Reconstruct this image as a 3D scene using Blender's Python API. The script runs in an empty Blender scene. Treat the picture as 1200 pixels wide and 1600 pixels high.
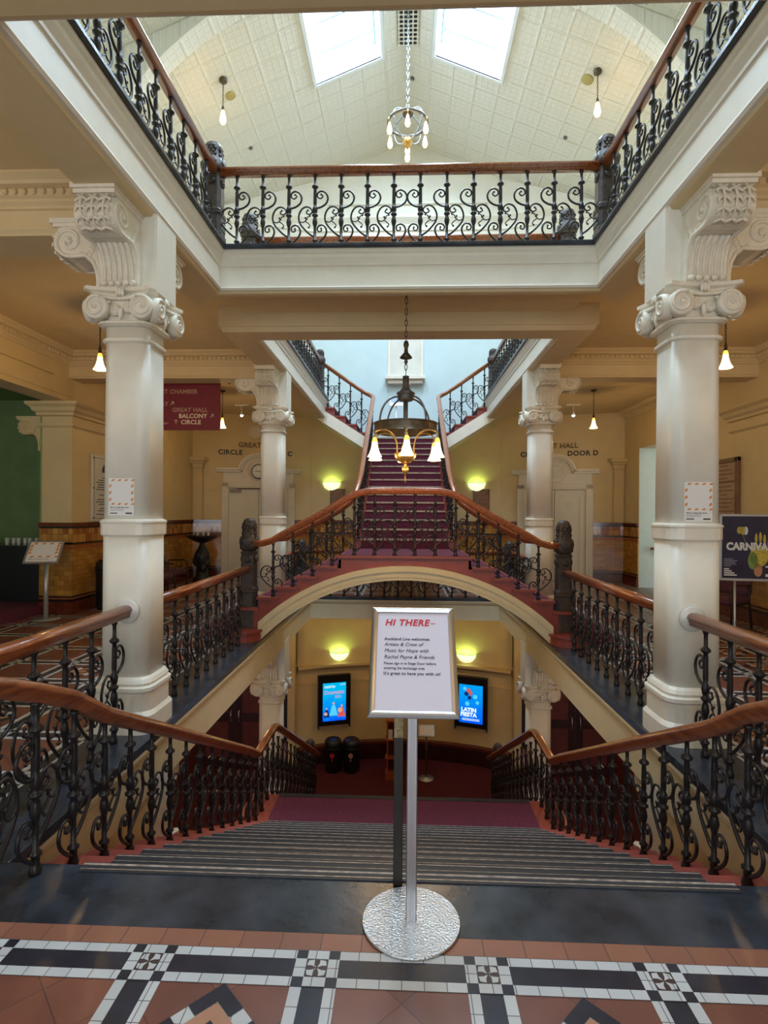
import bpy, math, random
from mathutils import Vector, Matrix
random.seed(7)
PI = math.pi
S = bpy.context.scene
COL = S.collection
R = math.radians

# ------------------------------------------------------------------ camera
cam_d = bpy.data.cameras.new('camera'); cam = bpy.data.objects.new('camera', cam_d); COL.objects.link(cam)
S.camera = cam
cam.location = (0, 0, 1.6)
cam_d.sensor_fit = 'HORIZONTAL'; cam_d.sensor_width = 36.0
cam_d.lens = 36.0 * 860 / 1200
cam_d.shift_y = 3.0 / 1200
cam_d.clip_start = 0.05; cam_d.clip_end = 100
cam.matrix_world = Matrix.Translation((0, 0, 1.6)) @ Matrix.Rotation(R(2.18), 4, 'Z') @ Matrix.Rotation(R(90), 4, 'X') @ Matrix.Rotation(R(0.40), 4, 'Z')

# ------------------------------------------------------------------ world, exposure, big lights
S.view_settings.view_transform = 'Standard'; S.view_settings.look = 'None'
S.view_settings.exposure = 0.22; S.view_settings.gamma = 1.0; S.view_settings.use_curve_mapping = False
W = bpy.data.worlds.new('world'); S.world = W; W.use_nodes = True
W.node_tree.nodes['Background'].inputs[0].default_value = (0.72, 0.86, 1.0, 1)
W.node_tree.nodes['Background'].inputs[1].default_value = 3.0

def area(name, loc, rot, sx, sy, power, col):
    l = bpy.data.lights.new(name, 'AREA'); l.shape = 'RECTANGLE'; l.size = sx; l.size_y = sy
    l.energy = power; l.color = col
    o = bpy.data.objects.new(name, l); COL.objects.link(o); o.location = loc; o.rotation_euler = rot
    return o
SLOPE = 0.41; APEX = 11.06
SK = (0.55, 1.85, 8.2, 11.1)                       # skylight opening x0 x1 y0 y1
ang = math.atan(SLOPE)
DAY = (0.60, 0.80, 1.0); WARM = (1.0, 0.63, 0.26)
for s in (-1, 1):                                   # daylight standing in the two pairs of skylights
    for y in (9.65, 3.45):
        x = s * 1.2; z = APEX - SLOPE * 1.2 + 0.40
        area('skylight_daylight', (x + s * 0.16, y, z), (0, s * ang, 0), 1.40, 2.9, 370, DAY)
area('entrance_fill', (0, -3.7, 1.9), (R(90), 0, 0), 5.5, 2.6, 150, (0.80, 0.90, 1.0))   # unseen cool fill added behind the viewer to brighten foreground and columns

def point(name, loc, power, col=WARM, r=0.05):
    l = bpy.data.lights.new(name, 'POINT'); l.energy = power; l.color = col; l.shadow_soft_size = r
    o = bpy.data.objects.new(name, l); COL.objects.link(o); o.location = loc
    return o

# ------------------------------------------------------------------ materials
def new_mat(name):
    m = bpy.data.materials.new(name); m.use_nodes = True
    return m, m.node_tree.nodes, m.node_tree.links, m.node_tree.nodes['Principled BSDF']
def mat(name, col, rough=0.5, metal=0.0, var=0.0, scale=8.0, bump=0.0, bscale=60.0, coat=0.0, emit=None, estr=0.0, spec=None):
    m, N, L, B = new_mat(name)
    B.inputs['Base Color'].default_value = (*col, 1); B.inputs['Roughness'].default_value = rough
    B.inputs['Metallic'].default_value = metal
    if coat: B.inputs['Coat Weight'].default_value = coat; B.inputs['Coat Roughness'].default_value = 0.12
    if spec is not None: B.inputs['Specular IOR Level'].default_value = spec
    if emit: B.inputs['Emission Color'].default_value = (*emit, 1); B.inputs['Emission Strength'].default_value = estr
    tc = N.new('ShaderNodeTexCoord')
    if var:
        n = N.new('ShaderNodeTexNoise'); n.inputs['Scale'].default_value = scale; n.inputs['Detail'].default_value = 6
        L.new(tc.outputs['Object'], n.inputs['Vector'])
        r = N.new('ShaderNodeValToRGB'); r.color_ramp.elements[0].position = 0.3; r.color_ramp.elements[1].position = 0.7
        r.color_ramp.elements[0].color = (*[c * (1 - var) for c in col], 1)
        r.color_ramp.elements[1].color = (*[min(1, c * (1 + var)) for c in col], 1)
        L.new(n.outputs['Fac'], r.inputs['Fac']); L.new(r.outputs['Color'], B.inputs['Base Color'])
    if bump:
        n2 = N.new('ShaderNodeTexNoise'); n2.inputs['Scale'].default_value = bscale; n2.inputs['Detail'].default_value = 3
        L.new(tc.outputs['Object'], n2.inputs['Vector'])
        b = N.new('ShaderNodeBump'); b.inputs['Strength'].default_value = bump; b.inputs['Distance'].default_value = 0.01
        L.new(n2.outputs['Fac'], b.inputs['Height']); L.new(b.outputs['Normal'], B.inputs['Normal'])
    return m
def brick_mat(name, c1, c2, cm, bw, bh, mortar=0.02, rough=0.4, axes='XY', rot=0.0, offset=0.5, bump=0.3, coat=0.0, var=0.0, smooth=0.1):
    m, N, L, B = new_mat(name)
    tc = N.new('ShaderNodeTexCoord'); sx = N.new('ShaderNodeSeparateXYZ'); cx = N.new('ShaderNodeCombineXYZ')
    L.new(tc.outputs['Object'], sx.inputs[0])
    if axes == 'HZ':     # horizontal run + height, for walls in any direction
        a = N.new('ShaderNodeMath'); a.operation = 'ADD'; L.new(sx.outputs['X'], a.inputs[0]); L.new(sx.outputs['Y'], a.inputs[1])
        L.new(a.outputs[0], cx.inputs['X']); L.new(sx.outputs['Z'], cx.inputs['Y'])
    else:
        L.new(sx.outputs[axes[0]], cx.inputs['X']); L.new(sx.outputs[axes[1]], cx.inputs['Y'])
    mp = N.new('ShaderNodeMapping'); mp.inputs['Rotation'].default_value = (0, 0, rot); L.new(cx.outputs[0], mp.inputs['Vector'])
    b = N.new('ShaderNodeTexBrick'); L.new(mp.outputs[0], b.inputs['Vector'])
    b.offset = offset; b.inputs['Color1'].default_value = (*c1, 1); b.inputs['Color2'].default_value = (*c2, 1); b.inputs['Mortar'].default_value = (*cm, 1)
    b.inputs['Scale'].default_value = 1.0; b.inputs['Brick Width'].default_value = bw; b.inputs['Row Height'].default_value = bh
    b.inputs['Mortar Size'].default_value = mortar; b.inputs['Mortar Smooth'].default_value = smooth
    src = b.outputs['Color']
    if var:
        n = N.new('ShaderNodeTexNoise'); n.inputs['Scale'].default_value = 5; n.inputs['Detail'].default_value = 5; L.new(tc.outputs['Object'], n.inputs['Vector'])
        mr = N.new('ShaderNodeMapRange'); mr.inputs['To Min'].default_value = 1 - var; mr.inputs['To Max'].default_value = 1 + var; L.new(n.outputs['Fac'], mr.inputs['Value'])
        h = N.new('ShaderNodeMix'); h.data_type = 'RGBA'; h.blend_type = 'MULTIPLY'; h.inputs[0].default_value = 1
        L.new(src, h.inputs[6]); L.new(mr.outputs[0], h.inputs[7]); src = h.outputs[2]
    L.new(src, B.inputs['Base Color']); B.inputs['Roughness'].default_value = rough
    if coat: B.inputs['Coat Weight'].default_value = coat
    if bump:
        bp = N.new('ShaderNodeBump'); bp.invert = True; bp.inputs['Strength'].default_value = bump; bp.inputs['Distance'].default_value = 0.01
        L.new(b.outputs['Fac'], bp.inputs['Height']); L.new(bp.outputs['Normal'], B.inputs['Normal'])
    return m
M = {}
M['paint'] = mat('cream gloss paint', (0.80, 0.755, 0.65), 0.38, var=0.03, bump=0.05, bscale=30)
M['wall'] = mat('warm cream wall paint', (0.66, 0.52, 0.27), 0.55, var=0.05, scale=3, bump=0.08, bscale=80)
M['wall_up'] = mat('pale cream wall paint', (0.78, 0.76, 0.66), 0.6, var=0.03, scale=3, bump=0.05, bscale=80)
M['deepcream'] = mat('deeper cream', (0.74, 0.635, 0.40), 0.42, var=0.03, bump=0.05, bscale=30)  # more yellow cream, for the lower fascia and arch band
M['skytint_wall'] = mat('wall with skylight blue', (0.55, 0.69, 0.73), 0.6, var=0.03, scale=3)  # cool skylight tint put into the colour of the upper back wall
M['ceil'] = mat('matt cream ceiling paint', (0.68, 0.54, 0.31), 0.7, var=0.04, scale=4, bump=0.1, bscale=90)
M['ornament'] = mat('cream ornament paint', (0.80, 0.745, 0.62), 0.45, var=0.06, scale=20)
M['iron'] = mat('dark cast iron', (0.026, 0.022, 0.024), 0.34, metal=0.35, var=0.3, scale=15, bump=0.15, bscale=120)
M['newel'] = mat('brown cast iron', (0.060, 0.047, 0.043), 0.42, metal=0.25, var=0.3, scale=18, bump=0.3, bscale=90)
M['stone'] = mat('black slate', (0.028, 0.034, 0.045), 0.26, var=0.5, scale=6, bump=0.12, bscale=25)
M['redpaint'] = mat('red oxide paint', (0.27, 0.055, 0.040), 0.42, var=0.12, scale=9)
M['maroon'] = mat('maroon runner carpet', (0.125, 0.020, 0.045), 0.95, var=0.3, scale=60, bump=0.5, bscale=300)
M['redcarpet'] = mat('red foyer carpet', (0.085, 0.006, 0.010), 0.95, var=0.45, scale=40, bump=0.5, bscale=300)
M['darkred'] = mat('dark red painted timber', (0.115, 0.022, 0.014), 0.45, var=0.25, scale=5)
M['darkwood'] = mat('very dark red wood', (0.035, 0.008, 0.007), 0.4, var=0.3, scale=5)
M['tread'] = mat('grey blue tread lino', (0.026, 0.029, 0.037), 0.45, var=0.35, scale=14, bump=0.2, bscale=100)
M['nosing'] = mat('worn brass nosing', (0.34, 0.26, 0.19), 0.45, metal=0.3, var=0.4, scale=25)
M['stepnosing'] = mat('pale worn stair nosing', (0.30, 0.235, 0.19), 0.55, var=0.5, scale=25)
M['steelnosing'] = mat('dark step edge strip', (0.020, 0.020, 0.024), 0.55, var=0.3, scale=20)
M['alu'] = mat('satin aluminium', (0.62, 0.63, 0.66), 0.28, metal=0.95)
M['aludull'] = mat('dull aluminium', (0.50, 0.50, 0.50), 0.4, metal=0.7)
M['hammered'] = mat('hammered silver', (0.60, 0.61, 0.62), 0.30, metal=0.9, bump=0.55, bscale=110)
M['paper'] = mat('white paper', (0.74, 0.70, 0.80), 0.35, coat=0.25)
M['white'] = mat('white card', (0.80, 0.79, 0.77), 0.5)
M['ink'] = mat('black ink', (0.02, 0.02, 0.03), 0.5)
M['redink'] = mat('red ink', (0.60, 0.02, 0.04), 0.5)
M['orangeink'] = mat('orange ink', (0.70, 0.26, 0.05), 0.5)
M['black'] = mat('black plastic', (0.010, 0.010, 0.012), 0.35)
M['blackmatte'] = mat('black painted post', (0.022, 0.018, 0.016), 0.5, var=0.3)
M['brass'] = mat('aged brass', (0.62, 0.40, 0.14), 0.3, metal=0.9, var=0.2, scale=20)
M['tarnish'] = mat('tarnished brass tape', (0.30, 0.24, 0.13), 0.45, metal=0.3, var=0.4, scale=60)
M['bronze'] = mat('dark bronze', (0.12, 0.095, 0.065), 0.38, metal=0.7, var=0.3, scale=12)
M['pewter'] = mat('pewter grey metal', (0.16, 0.15, 0.14), 0.4, metal=0.6, var=0.3, scale=12)
M['silver'] = mat('polished nickel', (0.22, 0.27, 0.32), 0.3, metal=0.9)
M['shade'] = mat('lit frosted glass', (0.9, 0.75, 0.5), 0.4, emit=(1.0, 0.70, 0.36), estr=2.4)
M['shadecap'] = mat('amber glass neck', (0.8, 0.5, 0.1), 0.4, emit=(1.0, 0.55, 0.08), estr=1.6)
M['bulb'] = mat('lit filament bulb', (1, 0.85, 0.6), 0.3, emit=(1.0, 0.70, 0.36), estr=2.0)
M['greenglass'] = mat('lit green glass', (0.7, 0.9, 0.4), 0.3, emit=(0.84, 1.0, 0.62), estr=1.0)
M['greenrim'] = mat('green glass rim', (0.3, 0.7, 0.1), 0.3, emit=(0.35, 0.85, 0.10), estr=1.0)
M['spot'] = mat('lit spot lamp', (0.8, 0.85, 1), 0.3, emit=(0.75, 0.85, 1.0), estr=6.0)
M['door'] = mat('cream door paint', (0.70, 0.64, 0.50), 0.4, var=0.04, scale=5)
M['greenwall'] = mat('green wall paint', (0.24, 0.33, 0.12), 0.6, var=0.1, scale=3)
M['bluegrey'] = mat('pale blue green paint', (0.50, 0.56, 0.48), 0.6, var=0.04)
M['sign'] = mat('maroon banner', (0.20, 0.012, 0.028), 0.6, var=0.08, scale=6)
M['signcream'] = mat('cream sign lettering', (0.80, 0.68, 0.48), 0.5)
M['signtan'] = mat('tan sign lettering', (0.46, 0.25, 0.17), 0.5)
M['brownink'] = mat('brown raised letters', (0.16, 0.09, 0.04), 0.5)
M['darkletter'] = mat('dark raised letters', (0.025, 0.018, 0.014), 0.5)
M['marble'] = mat('white marble', (0.68, 0.66, 0.60), 0.25, var=0.06, scale=4)
M['plaquebrown'] = mat('pinkish brown stone plaque', (0.42, 0.28, 0.19), 0.35, var=0.15, scale=5)
M['plaqueframe'] = mat('brown wooden frame', (0.20, 0.10, 0.045), 0.4, var=0.2)
M['clockface'] = mat('clock face', (0.80, 0.80, 0.70), 0.4)
M['purple'] = mat('plum upholstery', (0.095, 0.028, 0.045), 0.85, var=0.25, scale=30)
M['orangewood'] = mat('orange varnished wood', (0.42, 0.10, 0.025), 0.4, var=0.2)
M['whiteframe'] = mat('white window paint', (0.78, 0.82, 0.84), 0.4)
M['glazingbar'] = mat('blue grey glazing bar', (0.20, 0.30, 0.42), 0.4)
M['hole'] = mat('dark grille opening', (0.03, 0.025, 0.02), 0.8)
M['disc'] = mat('mustard ceiling disc', (0.42, 0.36, 0.13), 0.7)
M['leafgreen'] = mat('dusty glass', (0.5, 0.55, 0.5), 0.2)
M['candle'] = mat('ivory wax', (0.75, 0.68, 0.50), 0.5)
M['terra'] = brick_mat('terracotta quarry tile', (0.225, 0.082, 0.052), (0.165, 0.060, 0.040), (0.10, 0.045, 0.035), 0.212, 0.212, mortar=0.0022, rough=0.33, rot=R(45), offset=0.0, var=0.22)
M['terraedge'] = brick_mat('terracotta border tile', (0.30, 0.125, 0.075), (0.24, 0.100, 0.062), (0.12, 0.06, 0.045), 0.15, 4.0, mortar=0.0022, rough=0.35, offset=0.0, var=0.15)
M['whitetile'] = brick_mat('off white tile', (0.60, 0.62, 0.63), (0.51, 0.53, 0.54), (0.12, 0.11, 0.11), 0.077, 0.077, mortar=0.0016, rough=0.3, offset=0.0, var=0.12)
M['whitetile2'] = M['whitetile']
M['blacktile'] = mat('blue black tile', (0.022, 0.022, 0.034), 0.28, var=0.3, scale=10)
M['browntile'] = mat('brown tile', (0.06, 0.035, 0.03), 0.3)
M['tantile'] = mat('pale terracotta tile', (0.44, 0.22, 0.13), 0.35, var=0.1)
M['amber'] = brick_mat('amber glazed tile', (0.52, 0.255, 0.045), (0.34, 0.150, 0.025), (0.16, 0.07, 0.02), 0.15, 0.075, mortar=0.002, rough=0.15, axes='HZ', coat=0.5, var=0.3)
M['amberband'] = brick_mat('amber and brown band tile', (0.58, 0.31, 0.07), (0.30, 0.08, 0.02), (0.10, 0.03, 0.015), 0.085, 0.25, mortar=0.002, rough=0.15, axes='HZ', offset=0.0, coat=0.5, var=0.1)
M['orangetile'] = brick_mat('burnt orange tile', (0.40, 0.13, 0.03), (0.34, 0.10, 0.025), (0.12, 0.04, 0.02), 0.15, 0.08, mortar=0.002, rough=0.15, axes='HZ', offset=0.0, coat=0.5)
M['brownglaze'] = mat('dark brown glazed tile', (0.13, 0.028, 0.012), 0.15, var=0.3, scale=8, coat=0.5)
M['blackglaze'] = mat('black glazed tile', (0.012, 0.010, 0.012), 0.15, coat=0.5)
def wood_mat():
    m, N, L, B = new_mat('polished mahogany')
    tc = N.new('ShaderNodeTexCoord'); mp = N.new('ShaderNodeMapping'); mp.inputs['Scale'].default_value = (14, 1.6, 14)
    L.new(tc.outputs['Object'], mp.inputs['Vector'])
    n = N.new('ShaderNodeTexNoise'); n.inputs['Scale'].default_value = 3; n.inputs['Detail'].default_value = 8; L.new(mp.outputs[0], n.inputs['Vector'])
    r = N.new('ShaderNodeValToRGB'); e = r.color_ramp.elements
    e[0].position = 0.3; e[0].color = (0.15, 0.036, 0.011, 1); e[1].position = 0.7; e[1].color = (0.38, 0.115, 0.036, 1)
    L.new(n.outputs['Fac'], r.inputs['Fac']); L.new(r.outputs['Color'], B.inputs['Base Color'])
    B.inputs['Roughness'].default_value = 0.28; B.inputs['Coat Weight'].default_value = 0.5; B.inputs['Coat Roughness'].default_value = 0.1
    return m
M['wood'] = wood_mat()
def pressed_mat():
    m, N, L, B = new_mat('pressed metal ceiling')
    B.inputs['Base Color'].default_value = (0.75, 0.73, 0.64, 1); B.inputs['Roughness'].default_value = 0.42
    tc = N.new('ShaderNodeTexCoord'); sx = N.new('ShaderNodeSeparateXYZ'); cx = N.new('ShaderNodeCombineXYZ')
    L.new(tc.outputs['Object'], sx.inputs[0]); L.new(sx.outputs['X'], cx.inputs['X']); L.new(sx.outputs['Y'], cx.inputs['Y'])
    b = N.new('ShaderNodeTexBrick'); L.new(cx.outputs[0], b.inputs['Vector']); b.offset = 0.0
    b.inputs['Scale'].default_value = 1; b.inputs['Brick Width'].default_value = 0.46; b.inputs['Row Height'].default_value = 0.46
    b.inputs['Mortar Size'].default_value = 0.035; b.inputs['Mortar Smooth'].default_value = 0.6
    b2 = N.new('ShaderNodeTexBrick'); L.new(cx.outputs[0], b2.inputs['Vector']); b2.offset = 0.0
    b2.inputs['Scale'].default_value = 1; b2.inputs['Brick Width'].default_value = 0.115; b2.inputs['Row Height'].default_value = 0.115
    b2.inputs['Mortar Size'].default_value = 0.02; b2.inputs['Mortar Smooth'].default_value = 0.9
    mu = N.new('ShaderNodeMath'); mu.operation = 'MULTIPLY'; mu.inputs[1].default_value = 0.35; L.new(b2.outputs['Fac'], mu.inputs[0])
    ad = N.new('ShaderNodeMath'); L.new(b.outputs['Fac'], ad.inputs[0]); L.new(mu.outputs[0], ad.inputs[1])
    bp = N.new('ShaderNodeBump'); bp.inputs['Strength'].default_value = 0.6; bp.inputs['Distance'].default_value = 0.02
    L.new(ad.outputs[0], bp.inputs['Height']); L.new(bp.outputs['Normal'], B.inputs['Normal'])
    return m
M['pressed'] = pressed_mat()
def glass_mat():
    m = bpy.data.materials.new('skylight glass'); m.use_nodes = True; N = m.node_tree.nodes; L = m.node_tree.links; N.clear()
    o = N.new('ShaderNodeOutputMaterial'); t = N.new('ShaderNodeBsdfTransparent'); g = N.new('ShaderNodeBsdfGlossy'); g.inputs['Roughness'].default_value = 0.05
    x = N.new('ShaderNodeMixShader'); x.inputs[0].default_value = 0.06
    L.new(t.outputs[0], x.inputs[1]); L.new(g.outputs[0], x.inputs[2]); L.new(x.outputs[0], o.inputs[0])
    return m
M['glass'] = glass_mat()
def screen_mat(name, c0, c1, strength, z0, z1):
    m, N, L, B = new_mat(name)
    tc = N.new('ShaderNodeTexCoord'); sx = N.new('ShaderNodeSeparateXYZ'); L.new(tc.outputs['Object'], sx.inputs[0])
    mr = N.new('ShaderNodeMapRange'); mr.inputs['From Min'].default_value = z0; mr.inputs['From Max'].default_value = z1; L.new(sx.outputs['Z'], mr.inputs['Value'])
    n = N.new('ShaderNodeTexNoise'); n.inputs['Scale'].default_value = 9; n.inputs['Detail'].default_value = 4; L.new(tc.outputs['Object'], n.inputs['Vector'])
    a = N.new('ShaderNodeMath'); a.operation = 'MULTIPLY_ADD'; a.inputs[1].default_value = 0.5; L.new(n.outputs['Fac'], a.inputs[0]); L.new(mr.outputs[0], a.inputs[2])
    r = N.new('ShaderNodeValToRGB'); r.color_ramp.elements[0].color = (*c0, 1); r.color_ramp.elements[0].position = 0.2; r.color_ramp.elements[1].color = (*c1, 1)
    L.new(a.outputs[0], r.inputs['Fac']); L.new(r.outputs['Color'], B.inputs['Emission Color']); B.inputs['Emission Strength'].default_value = strength
    B.inputs['Base Color'].default_value = (0, 0, 0, 1); B.inputs['Roughness'].default_value = 0.2
    return m
M['screen_a'] = screen_mat('lit poster screen', (0.0, 0.02, 0.9), (0.0, 0.42, 0.75), 1.0, -0.6, 0.5)
M['screen_b'] = screen_mat('lit fiesta screen', (0.0, 0.03, 0.85), (0.0, 0.30, 0.80), 1.0, -0.6, 0.5)
def emis(name, c, s=1.0): return mat(name, (0.02, 0.02, 0.02), 0.4, emit=c, estr=s)
M['e_white'] = emis('lit white', (0.75, 0.9, 1.0), 1.0); M['e_pink'] = emis('lit rose', (0.75, 0.35, 0.55), 0.8)
M['e_red'] = emis('lit red', (0.8, 0.10, 0.08), 0.8); M['e_skin'] = emis('lit skin', (0.75, 0.42, 0.26), 0.8); M['e_dark'] = emis('lit navy', (0.0, 0.02, 0.12), 1.0)
M['e_blue'] = emis('lit sky', (0.08, 0.55, 1.0), 1.0)
M['posternavy'] = mat('navy poster paper', (0.020, 0.016, 0.055), 0.3, var=0.4, scale=4, coat=0.3)
M['petal'] = mat('printed yellow', (0.55, 0.42, 0.05), 0.4, var=0.3, scale=30); M['petal2'] = mat('printed green', (0.20, 0.32, 0.07), 0.4)
M['printskin'] = mat('printed skin', (0.55, 0.25, 0.12), 0.4); M['printwhite'] = mat('printed white', (0.72, 0.72, 0.68), 0.4)
M['printgrey'] = mat('printed grey', (0.32, 0.32, 0.36), 0.4); M['mapprint'] = mat('brown framed print', (0.22, 0.11, 0.06), 0.4, var=0.5, scale=25)

# ------------------------------------------------------------------ geometry helpers
class MB:
    """collects faces, then links them as one mesh object"""
    def __init__(s): s.v = []; s.f = []; s.mi = []; s.mats = []; s.T = Matrix.Identity(4); s.sm = []
    def m(s, mt):
        if isinstance(mt, str): mt = M[mt]
        if mt not in s.mats: s.mats.append(mt)
        return s.mats.index(mt)
    def add(s, vs, fs, mt, smooth=False):
        k = len(s.v); i = s.m(mt)
        s.v += [tuple(s.T @ Vector(p)) for p in vs]
        for f in fs: s.f.append(tuple(k + a for a in f)); s.mi.append(i); s.sm.append(smooth)
    def box(s, x0, x1, y0, y1, z0, z1, mt):
        v = [(x0, y0, z0), (x1, y0, z0), (x1, y1, z0), (x0, y1, z0), (x0, y0, z1), (x1, y0, z1), (x1, y1, z1), (x0, y1, z1)]
        s.add(v, [(0, 3, 2, 1), (4, 5, 6, 7), (0, 1, 5, 4), (1, 2, 6, 5), (2, 3, 7, 6), (3, 0, 4, 7)], mt)
    def frustum(s, c, w0, d0, w1, d1, z0, z1, mt):
        x, y = c
        v = [(x - w0, y - d0, z0), (x + w0, y - d0, z0), (x + w0, y + d0, z0), (x - w0, y + d0, z0), (x - w1, y - d1, z1), (x + w1, y - d1, z1), (x + w1, y + d1, z1), (x - w1, y + d1, z1)]
        s.add(v, [(0, 3, 2, 1), (4, 5, 6, 7), (0, 1, 5, 4), (1, 2, 6, 5), (2, 3, 7, 6), (3, 0, 4, 7)], mt)
    def lathe(s, prof, mt, c=(0, 0, 0), seg=16, smooth=True, axis='Z'):
        vs = []; fs = []
        for r, z in prof:
            for k in range(seg):
                a = 2 * PI * k / seg
                p = (r * math.cos(a), r * math.sin(a), z)
                if axis == 'Y': p = (p[0], p[2], p[1])
                if axis == 'X': p = (p[2], p[0], p[1])
                vs.append((c[0] + p[0], c[1] + p[1], c[2] + p[2]))
        n = len(prof)
        for i in range(n - 1):
            for k in range(seg):
                a, b = i * seg + k, i * seg + (k + 1) % seg
                fs.append((a, b, b + seg, a + seg))
        fs.append(tuple(range(seg - 1, -1, -1))); fs.append(tuple((n - 1) * seg + k for k in range(seg)))
        s.add(vs, fs, mt, smooth)
    def ball(s, c, r, mt, seg=10, sc=(1, 1, 1)):
        n = max(5, seg // 2 + 1); vs = []; fs = []
        for i in range(n + 1):
            t = PI * i / n
            for k in range(seg):
                a = 2 * PI * k / seg
                vs.append((c[0] + sc[0] * r * math.sin(t) * math.cos(a), c[1] + sc[1] * r * math.sin(t) * math.sin(a), c[2] + sc[2] * r * math.cos(t)))
        for i in range(n):
            for k in range(seg):
                a, b = i * seg + k, i * seg + (k + 1) % seg
                fs.append((a, a + seg, b + seg, b))
        s.add(vs, fs, mt, True)
    def tube(s, pts, r, mt, seg=6, smooth=True, closed=False):
        pts = [Vector(p) for p in pts]; n = len(pts)
        rs = r if isinstance(r, (list, tuple)) else [r] * n
        vs = []; fs = []; prev = None
        for i, p in enumerate(pts):
            if closed: t = pts[(i + 1) % n] - pts[i - 1]
            else: t = pts[min(i + 1, n - 1)] - pts[max(i - 1, 0)]
            if t.length < 1e-9: t = Vector((0, 0, 1))
            t.normalize()
            if prev is None:
                up = Vector((0, 0, 1)) if abs(t.z) < 0.9 else Vector((1, 0, 0))
                u = t.cross(up).normalized()
            else:
                u = prev - t * prev.dot(t)
                u = u.normalized() if u.length > 1e-6 else t.orthogonal().normalized()
            w = t.cross(u); prev = u
            for k in range(seg):
                a = 2 * PI * k / seg
                vs.append(tuple(p + (u * math.cos(a) + w * math.sin(a)) * rs[i]))
        m_ = n if closed else n - 1
        for i in range(m_):
            j = (i + 1) % n
            for k in range(seg):
                a, b = i * seg + k, i * seg + (k + 1) % seg
                c, d = j * seg + (k + 1) % seg, j * seg + k
                fs.append((a, b, c, d))
        if not closed:
            fs.append(tuple(range(seg - 1, -1, -1))); fs.append(tuple((n - 1) * seg + k for k in range(seg)))
        s.add(vs, fs, mt, smooth)
    def prism(s, poly, a, b, mt, axis='Y', smooth=False):
        """poly in the plane normal to axis: Y -> (x,z); X -> (y,z); Z -> (x,y)"""
        def P(p, t):
            return (p[0], t, p[1]) if axis == 'Y' else (t, p[0], p[1]) if axis == 'X' else (p[0], p[1], t)
        n = len(poly)
        vs = [P(p, a) for p in poly] + [P(p, b) for p in poly]
        fs = [tuple(range(n)), tuple(range(2 * n - 1, n - 1, -1))] + [(i, i + n, (i + 1) % n + n, (i + 1) % n) for i in range(n)]
        s.add(vs, fs, mt, smooth)
    def sweep(s, pts, prof, mt, smooth=True):
        """prof: (lateral, up) closed polygon carried along pts"""
        pts = [Vector(p) for p in pts]; n = len(pts); m_ = len(prof); vs = []; fs = []
        for i, p in enumerate(pts):
            d0 = (pts[i] - pts[i - 1]).normalized() if i else None
            d1 = (pts[i + 1] - pts[i]).normalized() if i < n - 1 else None
            t = ((d0 or d1) + (d1 or d0)).normalized()
            h = Vector((t.y, -t.x, 0)); h = h.normalized() if h.length > 1e-6 else Vector((1, 0, 0))
            up = h.cross(t).normalized()
            if up.z < 0: up = -up
            for a, b in prof: vs.append(tuple(p + h * a + up * b))
        for i in range(n - 1):
            for k in range(m_):
                a, b = i * m_ + k, i * m_ + (k + 1) % m_
                fs.append((a, b, b + m_, a + m_))
        fs.append(tuple(range(m_ - 1, -1, -1))); fs.append(tuple((n - 1) * m_ + k for k in range(m_)))
        s.add(vs, fs, mt, smooth)
    def run(s, prof, p0, p1, nrm, mt, m0=0.0, m1=0.0):
        """prof (out, z) extruded from p0 to p1 (xy), nrm = outward xy, m0/m1 mitre factors"""
        p0 = Vector((*p0, 0)); p1 = Vector((*p1, 0)); nv = Vector((*nrm, 0)); d = (p1 - p0).normalized(); n = len(prof)
        vs = [tuple(p0 + nv * o + d * (m0 * o) + Vector((0, 0, z))) for o, z in prof] + [tuple(p1 + nv * o + d * (m1 * o) + Vector((0, 0, z))) for o, z in prof]
        fs = [tuple(range(n)), tuple(range(2 * n - 1, n - 1, -1))] + [(i, i + n, (i + 1) % n + n, (i + 1) % n) for i in range(n)]
        s.add(vs, fs, mt)
    def build(s, name, parent=None, bevel=0.0, world=False, recalc=True):
        me = bpy.data.meshes.new(name)
        off = Vector(parent_origin(parent)) if (parent is not None and world) else Vector((0, 0, 0))
        me.from_pydata([tuple(Vector(p) - off) for p in s.v], [], s.f)
        for mt in s.mats: me.materials.append(mt)
        me.polygons.foreach_set('material_index', s.mi); me.polygons.foreach_set('use_smooth', s.sm)
        me.update()
        if recalc:
            import bmesh
            bm = bmesh.new(); bm.from_mesh(me); bmesh.ops.recalc_face_normals(bm, faces=bm.faces); bm.to_mesh(me); bm.free()
        o = bpy.data.objects.new(name, me); COL.objects.link(o)
        if parent is not None: o.parent = parent
        if bevel:
            b = o.modifiers.new('bevel', 'BEVEL'); b.width = bevel; b.segments = 2; b.limit_method = 'ANGLE'; b.angle_limit = R(40)
        return o
def parent_origin(p):
    v = Vector((0, 0, 0))
    while p is not None: v = v + p.location; p = p.parent
    return v
def thing(name, label, cat, loc=(0, 0, 0), rz=0.0, group=None):
    o = bpy.data.objects.new(name, None); COL.objects.link(o); o.location = loc; o.rotation_euler = (0, 0, rz); o.empty_display_size = 0.1
    o['label'] = label; o['category'] = cat
    if group: o['group'] = group
    return o
def tag(o, label, cat, group=None):
    o['label'] = label; o['category'] = cat
    if group: o['group'] = group
    return o
def struct(o): o['kind'] = 'structure'; return o
def dup(root, loc, rz=None, label=None, mirror=False):
    r = root.copy(); COL.objects.link(r); r.location = loc
    if rz is not None: r.rotation_euler = (0, 0, rz)
    if label: r['label'] = label
    if mirror: r.scale = (-r.scale[0], 1, 1)
    def rec(a, b):
        for ch in list(a.children):
            c = ch.copy(); COL.objects.link(c); c.parent = b; rec(ch, c)
    rec(root, r)
    return r
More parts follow.
